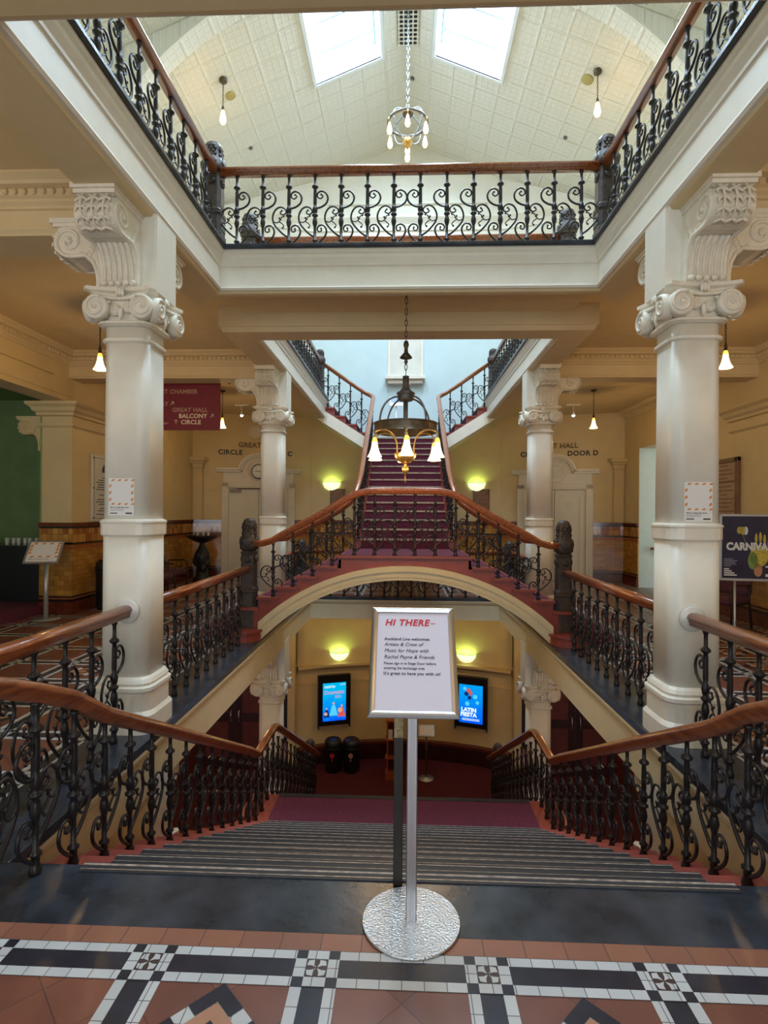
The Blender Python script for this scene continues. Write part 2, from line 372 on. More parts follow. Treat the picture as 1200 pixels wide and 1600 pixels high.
def text(s, size, mt, parent, loc, rot=(R(90), 0, 0), name='lettering', ext=0.0006, bold=0.0, shear=0.0, align='LEFT', space=1.0, sx=1.0):
    c = bpy.data.curves.new(name, 'FONT'); c.body = s; c.size = size; c.extrude = ext; c.offset = bold; c.shear = shear
    c.align_x = align; c.space_character = space; c.materials.append(M[mt] if isinstance(mt, str) else mt); c.resolution_u = 3
    t = bpy.data.objects.new(name, c); COL.objects.link(t)
    bpy.context.view_layer.update()
    me = bpy.data.meshes.new_from_object(t.evaluated_get(bpy.context.evaluated_depsgraph_get()))
    bpy.data.objects.remove(t)
    o = bpy.data.objects.new(name, me); COL.objects.link(o)
    if parent is not None: o.parent = parent
    o.location = loc; o.rotation_euler = rot; o.scale = (sx, 1, 1)
    return o
def catmull(P, n=4):
    P = [Vector(p) for p in P]; out = []
    for i in range(len(P) - 1):
        p0 = P[max(i - 1, 0)]; p1 = P[i]; p2 = P[i + 1]; p3 = P[min(i + 2, len(P) - 1)]
        for k in range(n):
            t = k / n
            out.append(0.5 * ((2 * p1) + (p2 - p0) * t + (2 * p0 - 5 * p1 + 4 * p2 - p3) * t * t + (3 * p1 - p0 - 3 * p2 + p3) * t ** 3))
    out.append(P[-1]); return out
def rrect(w, d, r, n=3, cx=0, cy=0):
    out = []
    for sx, sy, a0 in ((1, 1, 0), (-1, 1, 90), (-1, -1, 180), (1, -1, 270)):
        for k in range(n + 1):
            a = R(a0 + 90 * k / n)
            out.append((cx + sx * (w / 2 - r) + r * math.cos(a), cy + sy * (d / 2 - r) + r * math.sin(a)))
    return out
def loft(mb, rings, mt, smooth=False):
    """rings: list of (list of xy, z)"""
    n = len(rings[0][0]); vs = []; fs = []
    for pts, z in rings: vs += [(p[0], p[1], z) for p in pts]
    for i in range(len(rings) - 1):
        for k in range(n):
            a, b = i * n + k, i * n + (k + 1) % n
            fs.append((a, b, b + n, a + n))
    fs.append(tuple(range(n - 1, -1, -1))); fs.append(tuple((len(rings) - 1) * n + k for k in range(n)))
    mb.add(vs, fs, mt, smooth)

# ------------------------------------------------------------------ levels
WX = 1.82                 # half width of the stair well
Z2 = 4.19                 # upper gallery floor
ZC = 4.05                 # ceiling of this level
ZL = -4.15                # lower foyer floor
YA, YB = 2.37, 5.31       # first well opening above
YC, YD = 6.82, 12.40      # second well above
E0 = 2.42                 # edge of the down flight
YR = 10.6                 # rear edge of the well in this floor
SX = 5.2                  # side walls
def canted(x): # back wall line
    a = abs(x)
    return 14.0 if a < 2.4 else 14.0 - (a - 2.4) * 1.1 / 4.2
CA = math.atan2(1.1, 4.2)

# ------------------------------------------------------------------ floors
def tile_floor(name, x0, x1, y0, y1, first_x, first_y, diamonds=True, pitch=0.6, odd=0, detail=True):
    mb = MB()
    mb.add([(x0, y0, 0), (x1, y0, 0), (x1, y1, 0), (x0, y1, 0)], [(0, 1, 2, 3)], 'terra')
    def q(a, b, c, d, z, mt):
        a2, b2 = max(a, x0), min(b, x1); c2, d2 = max(c, y0), min(d, y1)
        if a2 < b2 and c2 < d2: mb.add([(a2, c2, z), (b2, c2, z), (b2, d2, z), (a2, d2, z)], [(0, 1, 2, 3)], mt)
    w, k = 0.078, 0.0385            # half band, dark half
    nx = int((x1 - x0) / pitch) + 3; ny = int((y1 - y0) / pitch) + 3
    xs = [first_x + pitch * i for i in range(-nx, nx) if x0 - w < first_x + pitch * i < x1 + w]
    ys = [first_y + pitch * i for i in range(-ny, ny) if y0 - w < first_y + pitch * i < y1 + w]
    for x in xs:
        q(x - w, x - k, y0, y1, 0.0008, 'whitetile'); q(x + k, x + w, y0, y1, 0.0008, 'whitetile'); q(x - k, x + k, y0, y1, 0.0008, 'blacktile')
    for y in ys:
        q(x0, x1, y - w, y - k, 0.0014, 'whitetile2'); q(x0, x1, y + k, y + w, 0.0014, 'whitetile2'); q(x0, x1, y - k, y + k, 0.0014, 'blacktile')
    for x in xs:
        for y in ys:
            q(x - w, x + w, y - w, y + w, 0.0020, 'blacktile')
            q(x - k, x + k, y + k, y + w, 0.0026, 'whitetile2'); q(x - k, x + k, y - w, y - k, 0.0026, 'whitetile2')
            q(x - w, x - k, y - k, y + k, 0.0026, 'whitetile'); q(x + k, x + w, y - k, y + k, 0.0026, 'whitetile')
            q(x - k + 0.002, x + k - 0.002, y - k + 0.002, y + k - 0.002, 0.0026, 'browntile')
            if x0 < x - k and x + k < x1 and y0 < y - k and y + k < y1:
                for a in range(4):                      # little four-armed star
                    an = R(45 + 90 * a)
                    def st(r, t): return (x + r * math.cos(an + t), y + r * math.sin(an + t), 0.0031)
                    mb.add([st(0.003, 0), st(0.020, -0.30), st(0.036, -0.50), st(0.043, 0), st(0.036, 0.50), st(0.020, 0.30)], [(0, 1, 2, 3, 4, 5)], 'whitetile')
    for i, x in enumerate(xs[:-1] if len(xs) > 1 else []):
        for j, y in enumerate(ys[:-1] if len(ys) > 1 else []):
            if (round((x - first_x) / pitch) + odd) % 2 and diamonds:
                cx, cy = x + pitch / 2, y + pitch / 2
                for r0, mt, z in ((0.222, 'whitetile', 0.0020), (0.150, 'tantile', 0.0028), (0.085, 'blacktile', 0.0034), (0.045, 'tantile', 0.0038)):
                    mb.add([(cx + r0, cy, z), (cx, cy + r0, z), (cx - r0, cy, z), (cx, cy - r0, z)], [(0, 1, 2, 3)], mt)
                for a in range(4):                      # dark chevrons at the points
                    ca, sa = math.cos(R(90 * a)), math.sin(R(90 * a))
                    P = [(0.222, 0), (0.132, 0.09), (0.097, 0.055), (0.152, 0), (0.097, -0.055), (0.132, -0.09)]
                    mb.add([(cx + px * ca - py * sa, cy + px * sa + py * ca, 0.0040) for px, py in P], [(0, 1, 2, 3), (0, 3, 4, 5)], 'blacktile')
    return struct(mb.build(name, recalc=False))
# near floor: star pitch 0.6, band centre y 1.925
tile_floor('floor', -8.0, 8.0, -4.0, 2.005, 0.30, 1.925, odd=1)
mb = MB(); mb.add([(-8, 2.005, 0), (8, 2.005, 0), (8, 2.087, 0), (-8, 2.087, 0)], [(0, 1, 2, 3)], 'terraedge'); struct(mb.build('floor', recalc=False))
for s in (-1, 1):
    a, b = (-SX - 0.6, -2.22) if s < 0 else (2.22, SX + 0.6)
    tile_floor('floor', a, b, 2.087, 13.7, s * 2.9, 2.6, odd=0, pitch=0.62)
tile_floor('floor', -2.22, 2.22, YR + 0.15, 14.0, 0.3, YR + 0.5, odd=0)
# slate edges
mb = MB()
mb.box(-8, 8, 2.087, E0 + 0.02, -0.06, 0.001, 'stone')
struct(mb.build('trim_1'))
for s in (-1, 1):
    mb = MB(); x0, x1 = sorted((s * (WX - 0.03), s * 2.22)); mb.box(x0, x1, E0 + 0.02, YR + 0.15, -0.06, 0.001, 'stone'); struct(mb.build('trim_2', bevel=0.008))
mb = MB(); mb.box(-WX + 0.03, WX - 0.03, YR - 0.03, YR + 0.15, -0.06, 0.001, 'stone'); struct(mb.build('trim_3', bevel=0.008))
# slabs under this floor (also the ceiling of the lower foyer)
mb = MB()
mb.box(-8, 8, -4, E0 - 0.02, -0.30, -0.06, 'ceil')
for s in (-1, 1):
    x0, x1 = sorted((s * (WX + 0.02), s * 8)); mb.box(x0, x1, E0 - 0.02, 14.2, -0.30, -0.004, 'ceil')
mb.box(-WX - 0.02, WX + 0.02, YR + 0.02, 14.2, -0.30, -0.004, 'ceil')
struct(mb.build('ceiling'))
LOWFAS = [(0, -0.06), (0.028, -0.06), (0.028, -0.085), (0.018, -0.10), (0.018, -0.115), (0.004, -0.135), (0, -0.14), (0, -0.43), (-0.40, -0.43), (-0.40, -0.06)]
mb = MB()
for s in (-1, 1):
    mb.run(LOWFAS, (s * WX, E0), (s * WX, YR), (-s, 0), 'deepcream', 0, -1)
mb.run(LOWFAS, (-WX, YR), (WX, YR), (0, -1), 'deepcream', 1, -1)
struct(mb.build('trim_4'))
# upper gallery slab, fascia, ceilings
UF = [(0.012, Z2 - 0.045), (0.055, Z2 - 0.045), (0.055, Z2 - 0.075), (0.040, Z2 - 0.095), (0.034, Z2 - 0.12), (0.012, Z2 - 0.165), (0.012, Z2 - 0.19), (0, Z2 - 0.195),
      (0, Z2 - 0.385), (0.012, Z2 - 0.39), (0.016, Z2 - 0.402), (0.002, Z2 - 0.42), (-0.02, Z2 - 0.42), (-0.02, Z2 - 0.045)]
US = [(-0.02, Z2 - 0.42), (-0.03, Z2 - 0.44), (-0.05, 3.745), (-0.36, 3.745), (-0.38, 3.80), (-0.40, 3.80), (-0.40, Z2 - 0.045), (-0.02, Z2 - 0.045)]
def well_edges(P, mt):
    mb = MB()
    for s in (-1, 1):
        mb.run(P, (s * WX, YA), (s * WX, YB), (-s, 0), mt, 1, -1)
        mb.run(P, (s * WX, YC), (s * WX, YD + 1.5), (-s, 0), mt, 1, 0)
    mb.run([(max(o, -0.10), z) for o, z in P], (-WX, YB), (WX, YB), (0, -1), mt, 1, -1)
    mb.run(P, (-WX, YC), (WX, YC), (0, 1), mt, 1, -1)
    mb.run(P, (-WX, YA), (WX, YA), (0, 1), mt, 1, -1)
    return mb
struct(well_edges(US, 'ceil').build('ceiling'))  # beam undersides: warm lamplight tone put into their colour
mb = well_edges(UF, 'paint')
struct(mb.build('trim_5'))
mb = MB()   # dark slate edge of the upper galleries
E = [(0.075, Z2 - 0.045), (0.085, Z2 - 0.03), (0.085, Z2 - 0.006), (0.075, Z2), (-0.30, Z2), (-0.30, Z2 - 0.045)]
for s in (-1, 1):
    mb.run(E, (s * WX, YA), (s * WX, YB), (-s, 0), 'stone', 1, -1); mb.run(E, (s * WX, YC), (s * WX, YD), (-s, 0), 'stone', 1, 0)
mb.run(E, (-WX, YB), (WX, YB), (0, -1), 'stone', 1, -1); mb.run(E, (-WX, YC), (WX, YC), (0, 1), 'stone', 1, -1); mb.run(E, (-WX, YA), (WX, YA), (0, 1), 'stone', 1, -1)
struct(mb.build('trim_6'))
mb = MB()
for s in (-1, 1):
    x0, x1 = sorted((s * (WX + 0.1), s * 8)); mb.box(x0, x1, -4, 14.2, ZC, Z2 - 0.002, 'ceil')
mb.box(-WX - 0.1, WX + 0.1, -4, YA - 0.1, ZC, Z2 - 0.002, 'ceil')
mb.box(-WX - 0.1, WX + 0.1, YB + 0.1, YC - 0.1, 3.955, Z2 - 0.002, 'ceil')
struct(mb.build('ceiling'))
mb = MB()   # beams crossing the near end and around the coffer between the wells
mb.box(-WX - 0.35, WX + 0.35, YA - 0.5, YA - 0.36, 3.76, ZC, 'ceil'); mb.box(-6, 6, -4, YA - 0.5, 3.765, 3.80, 'ceil')

struct(mb.build('ceiling'))
# ------------------------------------------------------------------ cross beams over the side aisles with egg and dart
def cornice(mb, x0, x1, y, ny, zt=ZC, mt='ceil'):
    P = [(0, zt), (0.17, zt), (0.17, zt - 0.02), (0.13, zt - 0.05), (0.12, zt - 0.07), (0.07, zt - 0.08), (0.07, zt - 0.125), (0.045, zt - 0.14), (0.045, zt - 0.16), (0.02, zt - 0.18), (0.02, zt - 0.20), (0, zt - 0.205)]
    mb.run(P, (x0, y), (x1, y), (0, ny), mt)
    n = int(abs(x1 - x0) / 0.07)
    for i in range(n):
        x = x0 + (i + 0.5) * (x1 - x0) / n
        mb.ball((x, y + ny * 0.078, zt - 0.103), 0.022, mt, 6, (0.9, 0.8, 1.1))
    if True:
        for z in (zt - 0.33,): mb.run([(0, z), (0.022, z), (0.022, z - 0.02), (0, z - 0.045)], (x0, y), (x1, y), (0, ny), mt)
k = 7
for yc in (4.18, 8.49, 0.2):
    for s in (-1, 1):
        mb = MB()
        x0, x1 = (-SX, -2.2) if s < 0 else (2.2, SX)
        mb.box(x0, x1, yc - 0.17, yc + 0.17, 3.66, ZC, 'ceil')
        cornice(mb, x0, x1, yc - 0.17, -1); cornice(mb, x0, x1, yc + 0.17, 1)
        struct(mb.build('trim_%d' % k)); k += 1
# side wall cornices
def side_cornice(s, y0, y1):
    mb = MB(); zt = ZC
    P = [(0, zt), (0.17, zt), (0.17, zt - 0.02), (0.13, zt - 0.05), (0.12, zt - 0.07), (0.07, zt - 0.08), (0.07, zt - 0.125), (0.045, zt - 0.14), (0.045, zt - 0.16), (0.02, zt - 0.18), (0.02, zt - 0.20), (0, zt - 0.205)]
    mb.run(P, (s * SX, y0), (s * SX, y1), (-s, 0), 'ceil')
    n = int((y1 - y0) / 0.07)
    for i in range(n): mb.ball((s * (SX - 0.078), y0 + (i + 0.5) * (y1 - y0) / n, zt - 0.103), 0.022, 'ceil', 6, (0.8, 0.9, 1.1))
    struct(mb.build('trim_%d' % k))
for s in (-1, 1):
    for a, b in ((0.37, 4.01), (4.35, 8.32), (8.66, 13.2)): side_cornice(s, a, b); k += 1

# ------------------------------------------------------------------ walls of this level
mb = MB(); t = 0.25
mb.box(-2.4, 2.4, 14.0, 14.25, -0.3, 12, 'wall_up'); mb.prism([(-2.4, 4.1), (-1.95, 4.1), (-0.86, 3.25), (0.86, 3.25), (1.95, 4.1), (2.4, 4.1), (2.4, 8.6), (-2.4, 8.6)], 13.985, 14.0, 'skytint_wall', 'Y'); struct(mb.build('wall_back'))
def cant_T(s):
    return Matrix.Translation((s * 2.4, 14.0, 0)) @ Matrix.Rotation(-s * CA if s > 0 else CA, 4, 'Z') if s > 0 else Matrix.Translation((-2.4, 14.0, 0)) @ Matrix.Rotation(CA, 4, 'Z')
for s in (-1, 1):
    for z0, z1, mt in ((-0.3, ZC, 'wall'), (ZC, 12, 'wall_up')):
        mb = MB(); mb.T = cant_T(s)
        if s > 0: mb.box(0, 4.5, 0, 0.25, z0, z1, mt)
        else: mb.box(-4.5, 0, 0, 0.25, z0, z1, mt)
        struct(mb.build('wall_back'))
# back wall under the landing, lamp warmth put into its colour (this level only)
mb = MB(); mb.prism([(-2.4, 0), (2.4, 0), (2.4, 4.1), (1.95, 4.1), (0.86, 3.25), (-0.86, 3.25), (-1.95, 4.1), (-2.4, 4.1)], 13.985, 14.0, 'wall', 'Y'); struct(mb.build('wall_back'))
# left wall: header over the big opening, pier, then wall
mb = MB()
mb.box(-SX - 0.35, -SX, -4, 8.4, 3.30, 4.3, 'wall'); mb.box(-SX - 0.5, -SX, 8.4, 13.6, 0, 4.3, 'wall')
mb.box(-SX - 0.06, -SX + 0.05, 4.6, 7.9, 3.62, 3.66, 'wall'); struct(mb.build('wall_left'))
mb = MB()
mb.box(SX, SX + 0.5, -4, 11.4, 0, 4.3, 'wall'); mb.box(SX, SX + 0.5, 12.46, 13.6, 0, 4.3, 'wall'); mb.box(SX, SX + 0.5, 11.4, 12.46, 3.1, 4.3, 'wall')
struct(mb.build('wall_right'))
mb = MB(); mb.box(SX + 0.5, SX + 1.9, 12.46, 12.55, 0, 3.3, 'bluegrey'); mb.box(SX + 1.8, SX + 1.9, 11.0, 12.5, 0, 3.3, 'bluegrey'); mb.box(SX + 0.01, SX + 0.5, 12.455, 12.462, 0, 3.1, 'bluegrey')
struct(mb.build('wall_right'))
# pier mouldings at the left opening and a matching one on the right
PM = [(0, 3.30), (0.16, 3.30), (0.16, 3.26), (0.11, 3.22), (0.09, 3.17), (0.05, 3.14), (0.05, 3.10), (0, 3.09)]
PM2 = [(0, 2.98), (0.035, 2.98), (0.035, 2.94), (0.0, 2.91)]
mb = MB()
for P in (PM, PM2):
    mb.run(P, (-SX, 8.4), (-SX, 10.2), (1, 0), 'wall', -1, 1); mb.run(P, (-SX - 0.5, 8.4), (-SX, 8.4), (0, -1), 'wall', -1, 1)
    mb.run(P, (SX, 6.2), (SX, 9.0), (-1, 0), 'wall', -1, 1); mb.run(P, (SX, 9.0), (SX + 0.02, 9.0), (0, 1), 'wall', -1, 1)
mb.run([(0, 3.42), (0.02, 3.42), (0.02, 3.38), (0, 3.37)], (-SX, 3.0), (-SX, 8.4), (1, 0), 'wall')
struct(mb.build('trim_30'))
# green room beyond the left opening
mb = MB()
mb.box(-9.2, -9.0, -2, 11, 0, 3.8, 'greenwall'); mb.box(-9.0, -SX - 0.5, 10.4, 10.6, 0, 3.8, 'greenwall'); mb.box(-9.2, -SX - 0.35, -4, 11, 3.75, 3.85, 'greenwall')
mb.box(-SX - 0.502, -SX - 0.48, 8.39, 10.4, 1.43, 3.3, 'greenwall')
struct(mb.build('wall_left'))
mb = MB(); mb.box(-9.0, -SX - 0.45, 3.0, 10.4, 0.0, 0.15, 'maroon'); struct(mb.build('floor'))
# enclosing wall behind the viewer
mb = MB(); mb.box(-8, 8, -4.2, -4, -0.3, 12, 'wall'); struct(mb.build('wall_front'))

# tiled dado
def dado(mb, p0, p1, nrm, m0=0, m1=0):
    for z0, z1, o, mt in ((0, 0.20, 0.05, 'brownglaze'), (0.20, 0.235, 0.04, 'blackglaze'), (0.235, 0.26, 0.03, 'orangetile'), (0.26, 0.285, 0.03, 'blackglaze'),
                          (0.285, 1.00, 0.022, 'amber'), (1.00, 1.09, 0.022, 'orangetile'), (1.09, 1.12, 0.035, 'blackglaze'), (1.12, 1.34, 0.022, 'amberband'),
                          (1.34, 1.37, 0.035, 'blackglaze'), (1.37, 1.43, 0.06, 'brownglaze')):
        mb.run([(0, z0), (o, z0), (o, z1), (0, z1)], p0, p1, nrm, mt, m0, m1)
mb = MB(); dado(mb, (-SX, 8.4), (-SX, 13.3), (1, 0), -1, 0); dado(mb, (-SX - 0.5, 8.4), (-SX, 8.4), (0, -1), 0, 1); struct(mb.build('baseboard_left'))
mb = MB(); dado(mb, (SX, 12.46), (SX, 13.3), (-1, 0), 0, 0); dado(mb, (SX, 3.0), (SX, 11.4), (-1, 0), 0, 0); struct(mb.build('baseboard_right'))
mb = MB(); dado(mb, (-2.4, 13.985), (2.4, 13.985), (0, -1))
cs, sn = math.cos(CA), math.sin(CA)
def cp(s, d, off=0.0):   # point on the canted wall at distance d from the bend, off = towards the room
    return (s * (2.4 + d * cs) - s * off * sn, 14.0 - d * sn - off * cs)
for s in (-1, 1):
    n = (-s * sn, -cs)
    for a, b in ((0, 0.42), (2.2, 3.0)):
        p, q = cp(s, a), cp(s, b)
        dado(mb, p, q, n)
struct(mb.build('baseboard_back'))
# corner pilaster caps
mb = MB()
for s in (-1, 1):
    x = s * 5.05; y = canted(5.05) - 0.06
    mb.box(x - 0.13, x + 0.13, y - 0.06, y + 0.2, 2.70, 2.80, 'wall'); mb.box(x - 0.17, x + 0.17, y - 0.10, y + 0.2, 2.80, 2.86, 'wall'); mb.box(x - 0.22, x + 0.22, y - 0.15, y + 0.2, 2.86, 2.95, 'wall')
    mb.box(x - 0.11, x + 0.11, y - 0.03, y + 0.2, 1.43, 2.70, 'wall')
struct(mb.build('trim_31', bevel=0.006))
# cornice high on the back wall under the roof and rear upper walls
mb = MB()
zc = 8.85
P = [(0, zc + 0.25), (0.20, zc + 0.25), (0.20, zc + 0.20), (0.12, zc + 0.12), (0.08, zc + 0.08), (0.05, zc), (0.05, zc - 0.06), (0, zc - 0.08)]
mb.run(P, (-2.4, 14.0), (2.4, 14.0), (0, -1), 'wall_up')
for s in (-1, 1): mb.run(P, cp(s, 0), cp(s, 4.4), (-s * sn, -cs), 'wall_up')
mb.box(-2.0, 2.0, 13.93, 14.0, 9.45, 9.5, 'wall_up')
struct(mb.build('trim_32'))
# niche column and sill on the landing wall
mb = MB(); mb.box(-0.46, 0.42, 13.82, 14.0, 4.88, 4.98, 'paint'); mb.box(-0.52, 0.48, 13.74, 14.0, 4.98, 5.07, 'paint')
mb.box(-0.46, -0.40, 13.94, 14.0, 5.07, 8.4, 'paint'); mb.box(0.38, 0.44, 13.94, 14.0, 5.07, 8.4, 'paint')
o = struct(mb.build('window_1', bevel=0.008))
mb = MB(); mb.add([(-0.40, 13.97, 5.07), (0.38, 13.97, 5.07), (0.38, 13.97, 8.4), (-0.40, 13.97, 8.4)], [(0, 1, 2, 3)], 'marble'); mb.build('window_blind', o)

# ------------------------------------------------------------------ roof
def rz(x): return APEX - SLOPE * abs(x)
for s in (-1, 1):
    mb = MB(); X = [0.0, SK[0], SK[1], 5.6]; Y = [-4.2, 2.0, 4.9, SK[2], SK[3], 14.3]
    for i in range(3):
        for j in range(5):
            if i == 1 and j in (1, 3): continue
            a, b, c, d = X[i], X[i + 1], Y[j], Y[j + 1]
            mb.add([(s * a, c, rz(a)), (s * b, c, rz(b)), (s * b, d, rz(b)), (s * a, d, rz(a))], [(0, 1, 2, 3)], 'pressed')
    struct(mb.build('ceiling', recalc=False))
    for x0, x1 in ((5.2, 5.4),):
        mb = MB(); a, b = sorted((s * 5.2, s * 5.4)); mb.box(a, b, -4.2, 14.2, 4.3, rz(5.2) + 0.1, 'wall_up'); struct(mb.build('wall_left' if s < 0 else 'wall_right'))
# skylights
for s, dy in ((-1, 0), (1, 0), (-1, -6.2), (1, -6.2)):
    root = bpy.data.objects.new('window_2', None); COL.objects.link(root); root['kind'] = 'structure'
    nrm = Vector((s * math.sin(ang), 0, math.cos(ang)))
    def P(x, y, h): return tuple(Vector((s * x, y, rz(x))) + nrm * h)
    mb = MB(); a, b, c, d = SK; c += dy; d += dy
    for (xa, ya), (xb, yb) in (((a, c), (b, c)), ((b, c), (b, d)), ((b, d), (a, d)), ((a, d), (a, c))):
        mb.add([P(xa, ya, -0.02), P(xb, yb, -0.02), P(xb, yb, 0.36), P(xa, ya, 0.36)], [(0, 1, 2, 3)], 'whiteframe')
    for (xa, xb, ya, yb) in ((a - 0.06, a, c - 0.06, d + 0.06), (b, b + 0.06, c - 0.06, d + 0.06), (a, b, c - 0.06, c), (a, b, d, d + 0.06)):
        vs = [P(xa, ya, -0.03), P(xb, ya, -0.03), P(xb, yb, -0.03), P(xa, yb, -0.03), P(xa, ya, 0.01), P(xb, ya, 0.01), P(xb, yb, 0.01), P(xa, yb, 0.01)]
        mb.add(vs, [(0, 3, 2, 1), (4, 5, 6, 7), (0, 1, 5, 4), (1, 2, 6, 5), (2, 3, 7, 6), (3, 0, 4, 7)], 'whiteframe')
    mb.build('window_frame', root)
    for yy in (8.85 + dy, 9.5 + dy, 10.15 + dy, 10.8 + dy):
        mb = MB(); mb.tube([P(a, yy, 0.30), P(b, yy, 0.30)], 0.016, 'glazingbar', 6); mb.build('glazing_bar', root)
    mb = MB(); mb.tube([P(a + 0.02, c, 0.30), P(a + 0.02, d, 0.30)], 0.03, 'glazingbar', 6); mb.build('glazing_bar', root)
    mb = MB(); mb.add([P(a, c, 0.34), P(b, c, 0.34), P(b, d, 0.34), P(a, d, 0.34)], [(0, 1, 2, 3)], 'glass'); mb.build('pane', root)
# ridge vent grille
root = thing('ceiling_vent', 'pierced cream ridge vent grille between the two skylights', 'vent', (0, 9.7, APEX - 0.10))
mb = MB(); mb.box(-0.19, 0.19, -1.5, 1.28, 0.0, 0.012, 'hole'); mb.build('opening', root)
mb = MB()
for i in range(-2, 3): mb.box(i * 0.09 - 0.011, i * 0.09 + 0.011, -1.5, 1.28, -0.012, -0.001, 'pressed')
for j in range(30): mb.box(-0.19, 0.19, -1.5 + j * 0.096 - 0.011, -1.5 + j * 0.096 + 0.011, -0.012, -0.001, 'pressed')
for i in range(-2, 3):
    for j in range(30):
        mb.prism([(i * 0.09, -1.5 + j * 0.096 - 0.035), (i * 0.09 + 0.035, -1.5 + j * 0.096), (i * 0.09, -1.5 + j * 0.096 + 0.035), (i * 0.09 - 0.035, -1.5 + j * 0.096)], -0.013, -0.002, 'pressed', 'Z')
mb.build('lattice', root)
# arched roof ribs
for y in (8.9,):
    for s in (-1, 1):
        mb = MB(); pts = [(s * 5.2, rz(5.2) - 1.7)]
        for i in range(13):
            t_ = i / 12; x = 5.2 - 2.6 * t_
            pts.append((s * x, rz(x) - 0.04 - 1.35 * (1 - t_) ** 2.0))
        for i in range(13):
            x = 2.6 + 2.6 * i / 12; pts.append((s * x, rz(x) + 0.0))
        n = len(pts)
        lo = pts[1:14]; hi = pts[14:][::-1]
        for i in range(12):
            q = [lo[i], lo[i + 1], hi[i + 1], hi[i]]
            mb.prism(q, y - 0.13, y + 0.13, 'pressed', 'Y')
            q2 = [(p[0], p[1] - 0.05) for p in (lo[i], lo[i + 1])] + [(p[0], p[1]) for p in (lo[i + 1], lo[i])]
            mb.prism(q2, y - 0.17, y + 0.17, 'pressed', 'Y')
        struct(mb.build('trim_33'))
# small detectors and discs on the roof
for (px, y, r, mt, lb, nm) in ((-3.42, 10.50, 0.10, 'disc', 'mustard disc on the sloped ceiling beside the left hanging bulb', 'ceiling_disc'), (3.33, 10.35, 0.11, 'disc', 'mustard disc on the sloped ceiling beside the right hanging bulb', 'ceiling_disc'),
                       (-3.45, 12.0, 0.045, 'pewter', 'small grey sprinkler head low on the left ceiling slope', 'sprinkler'), (3.37, 11.9, 0.045, 'pewter', 'small grey sprinkler head low on the right ceiling slope', 'sprinkler'), (0.10, 11.9, 0.045, 'pewter', 'small grey detector near the ridge behind the chandelier chain', 'smoke_detector')):
    s = 1 if px > 0 else -1
    mb = MB(); mb.T = Matrix.Translation((px, y, rz(px) - 0.005)) @ Matrix.Rotation(s * ang, 4, 'Y')
    mb.lathe([(r, 0), (r, -0.015), (r * 0.9, -0.022), (0.001, -0.024)], mt, seg=20); tag(mb.build(nm), lb, nm.replace('_', ' '))

# ------------------------------------------------------------------ columns
def spiral(c, r, turns=1.6, n=26, a0=90, dirn=1, plane='XZ', off=0.0):
    out = []
    for i in range(n + 1):
        t = i / n; rr = r * (1 - 0.86 * t); a = R(a0) + dirn * 2 * PI * turns * t
        u, w = rr * math.cos(a), rr * math.sin(a)
        out.append((c[0] + u, c[1] + off, c[2] + w) if plane == 'XZ' else (c[0] + off, c[1] + u, c[2] + w))
    return out
def volute(mb, cx, cz, yf, r, th, mt, dirn=1, a0=90):
    """volute scroll whose face looks to -y at y = yf, thickness th behind"""
    mb.lathe([(0.001, -0.0), (r * 0.92, -0.0), (r, 0.008), (r, th), (0.001, th)], mt, (cx, yf, cz), 20, True, 'Y')
    mb.tube(spiral((cx, yf, cz), r * 0.88, 1.7, 28, a0, dirn), [r * 0.155 * (1 - 0.5 * i / 28) for i in range(29)], mt, 6)
    mb.ball((cx, yf, cz), r * 0.17, mt, 8)
def leaf(mb, p, d, l, w, mt, th=0.012):
    mb.ball(p, 1.0, mt, 6, (max(th, abs(d[0]) * l + w * (1 - abs(d[0]))), max(th, abs(d[1]) * l + th), max(th, abs(d[2]) * l + w * (1 - abs(d[2])))))
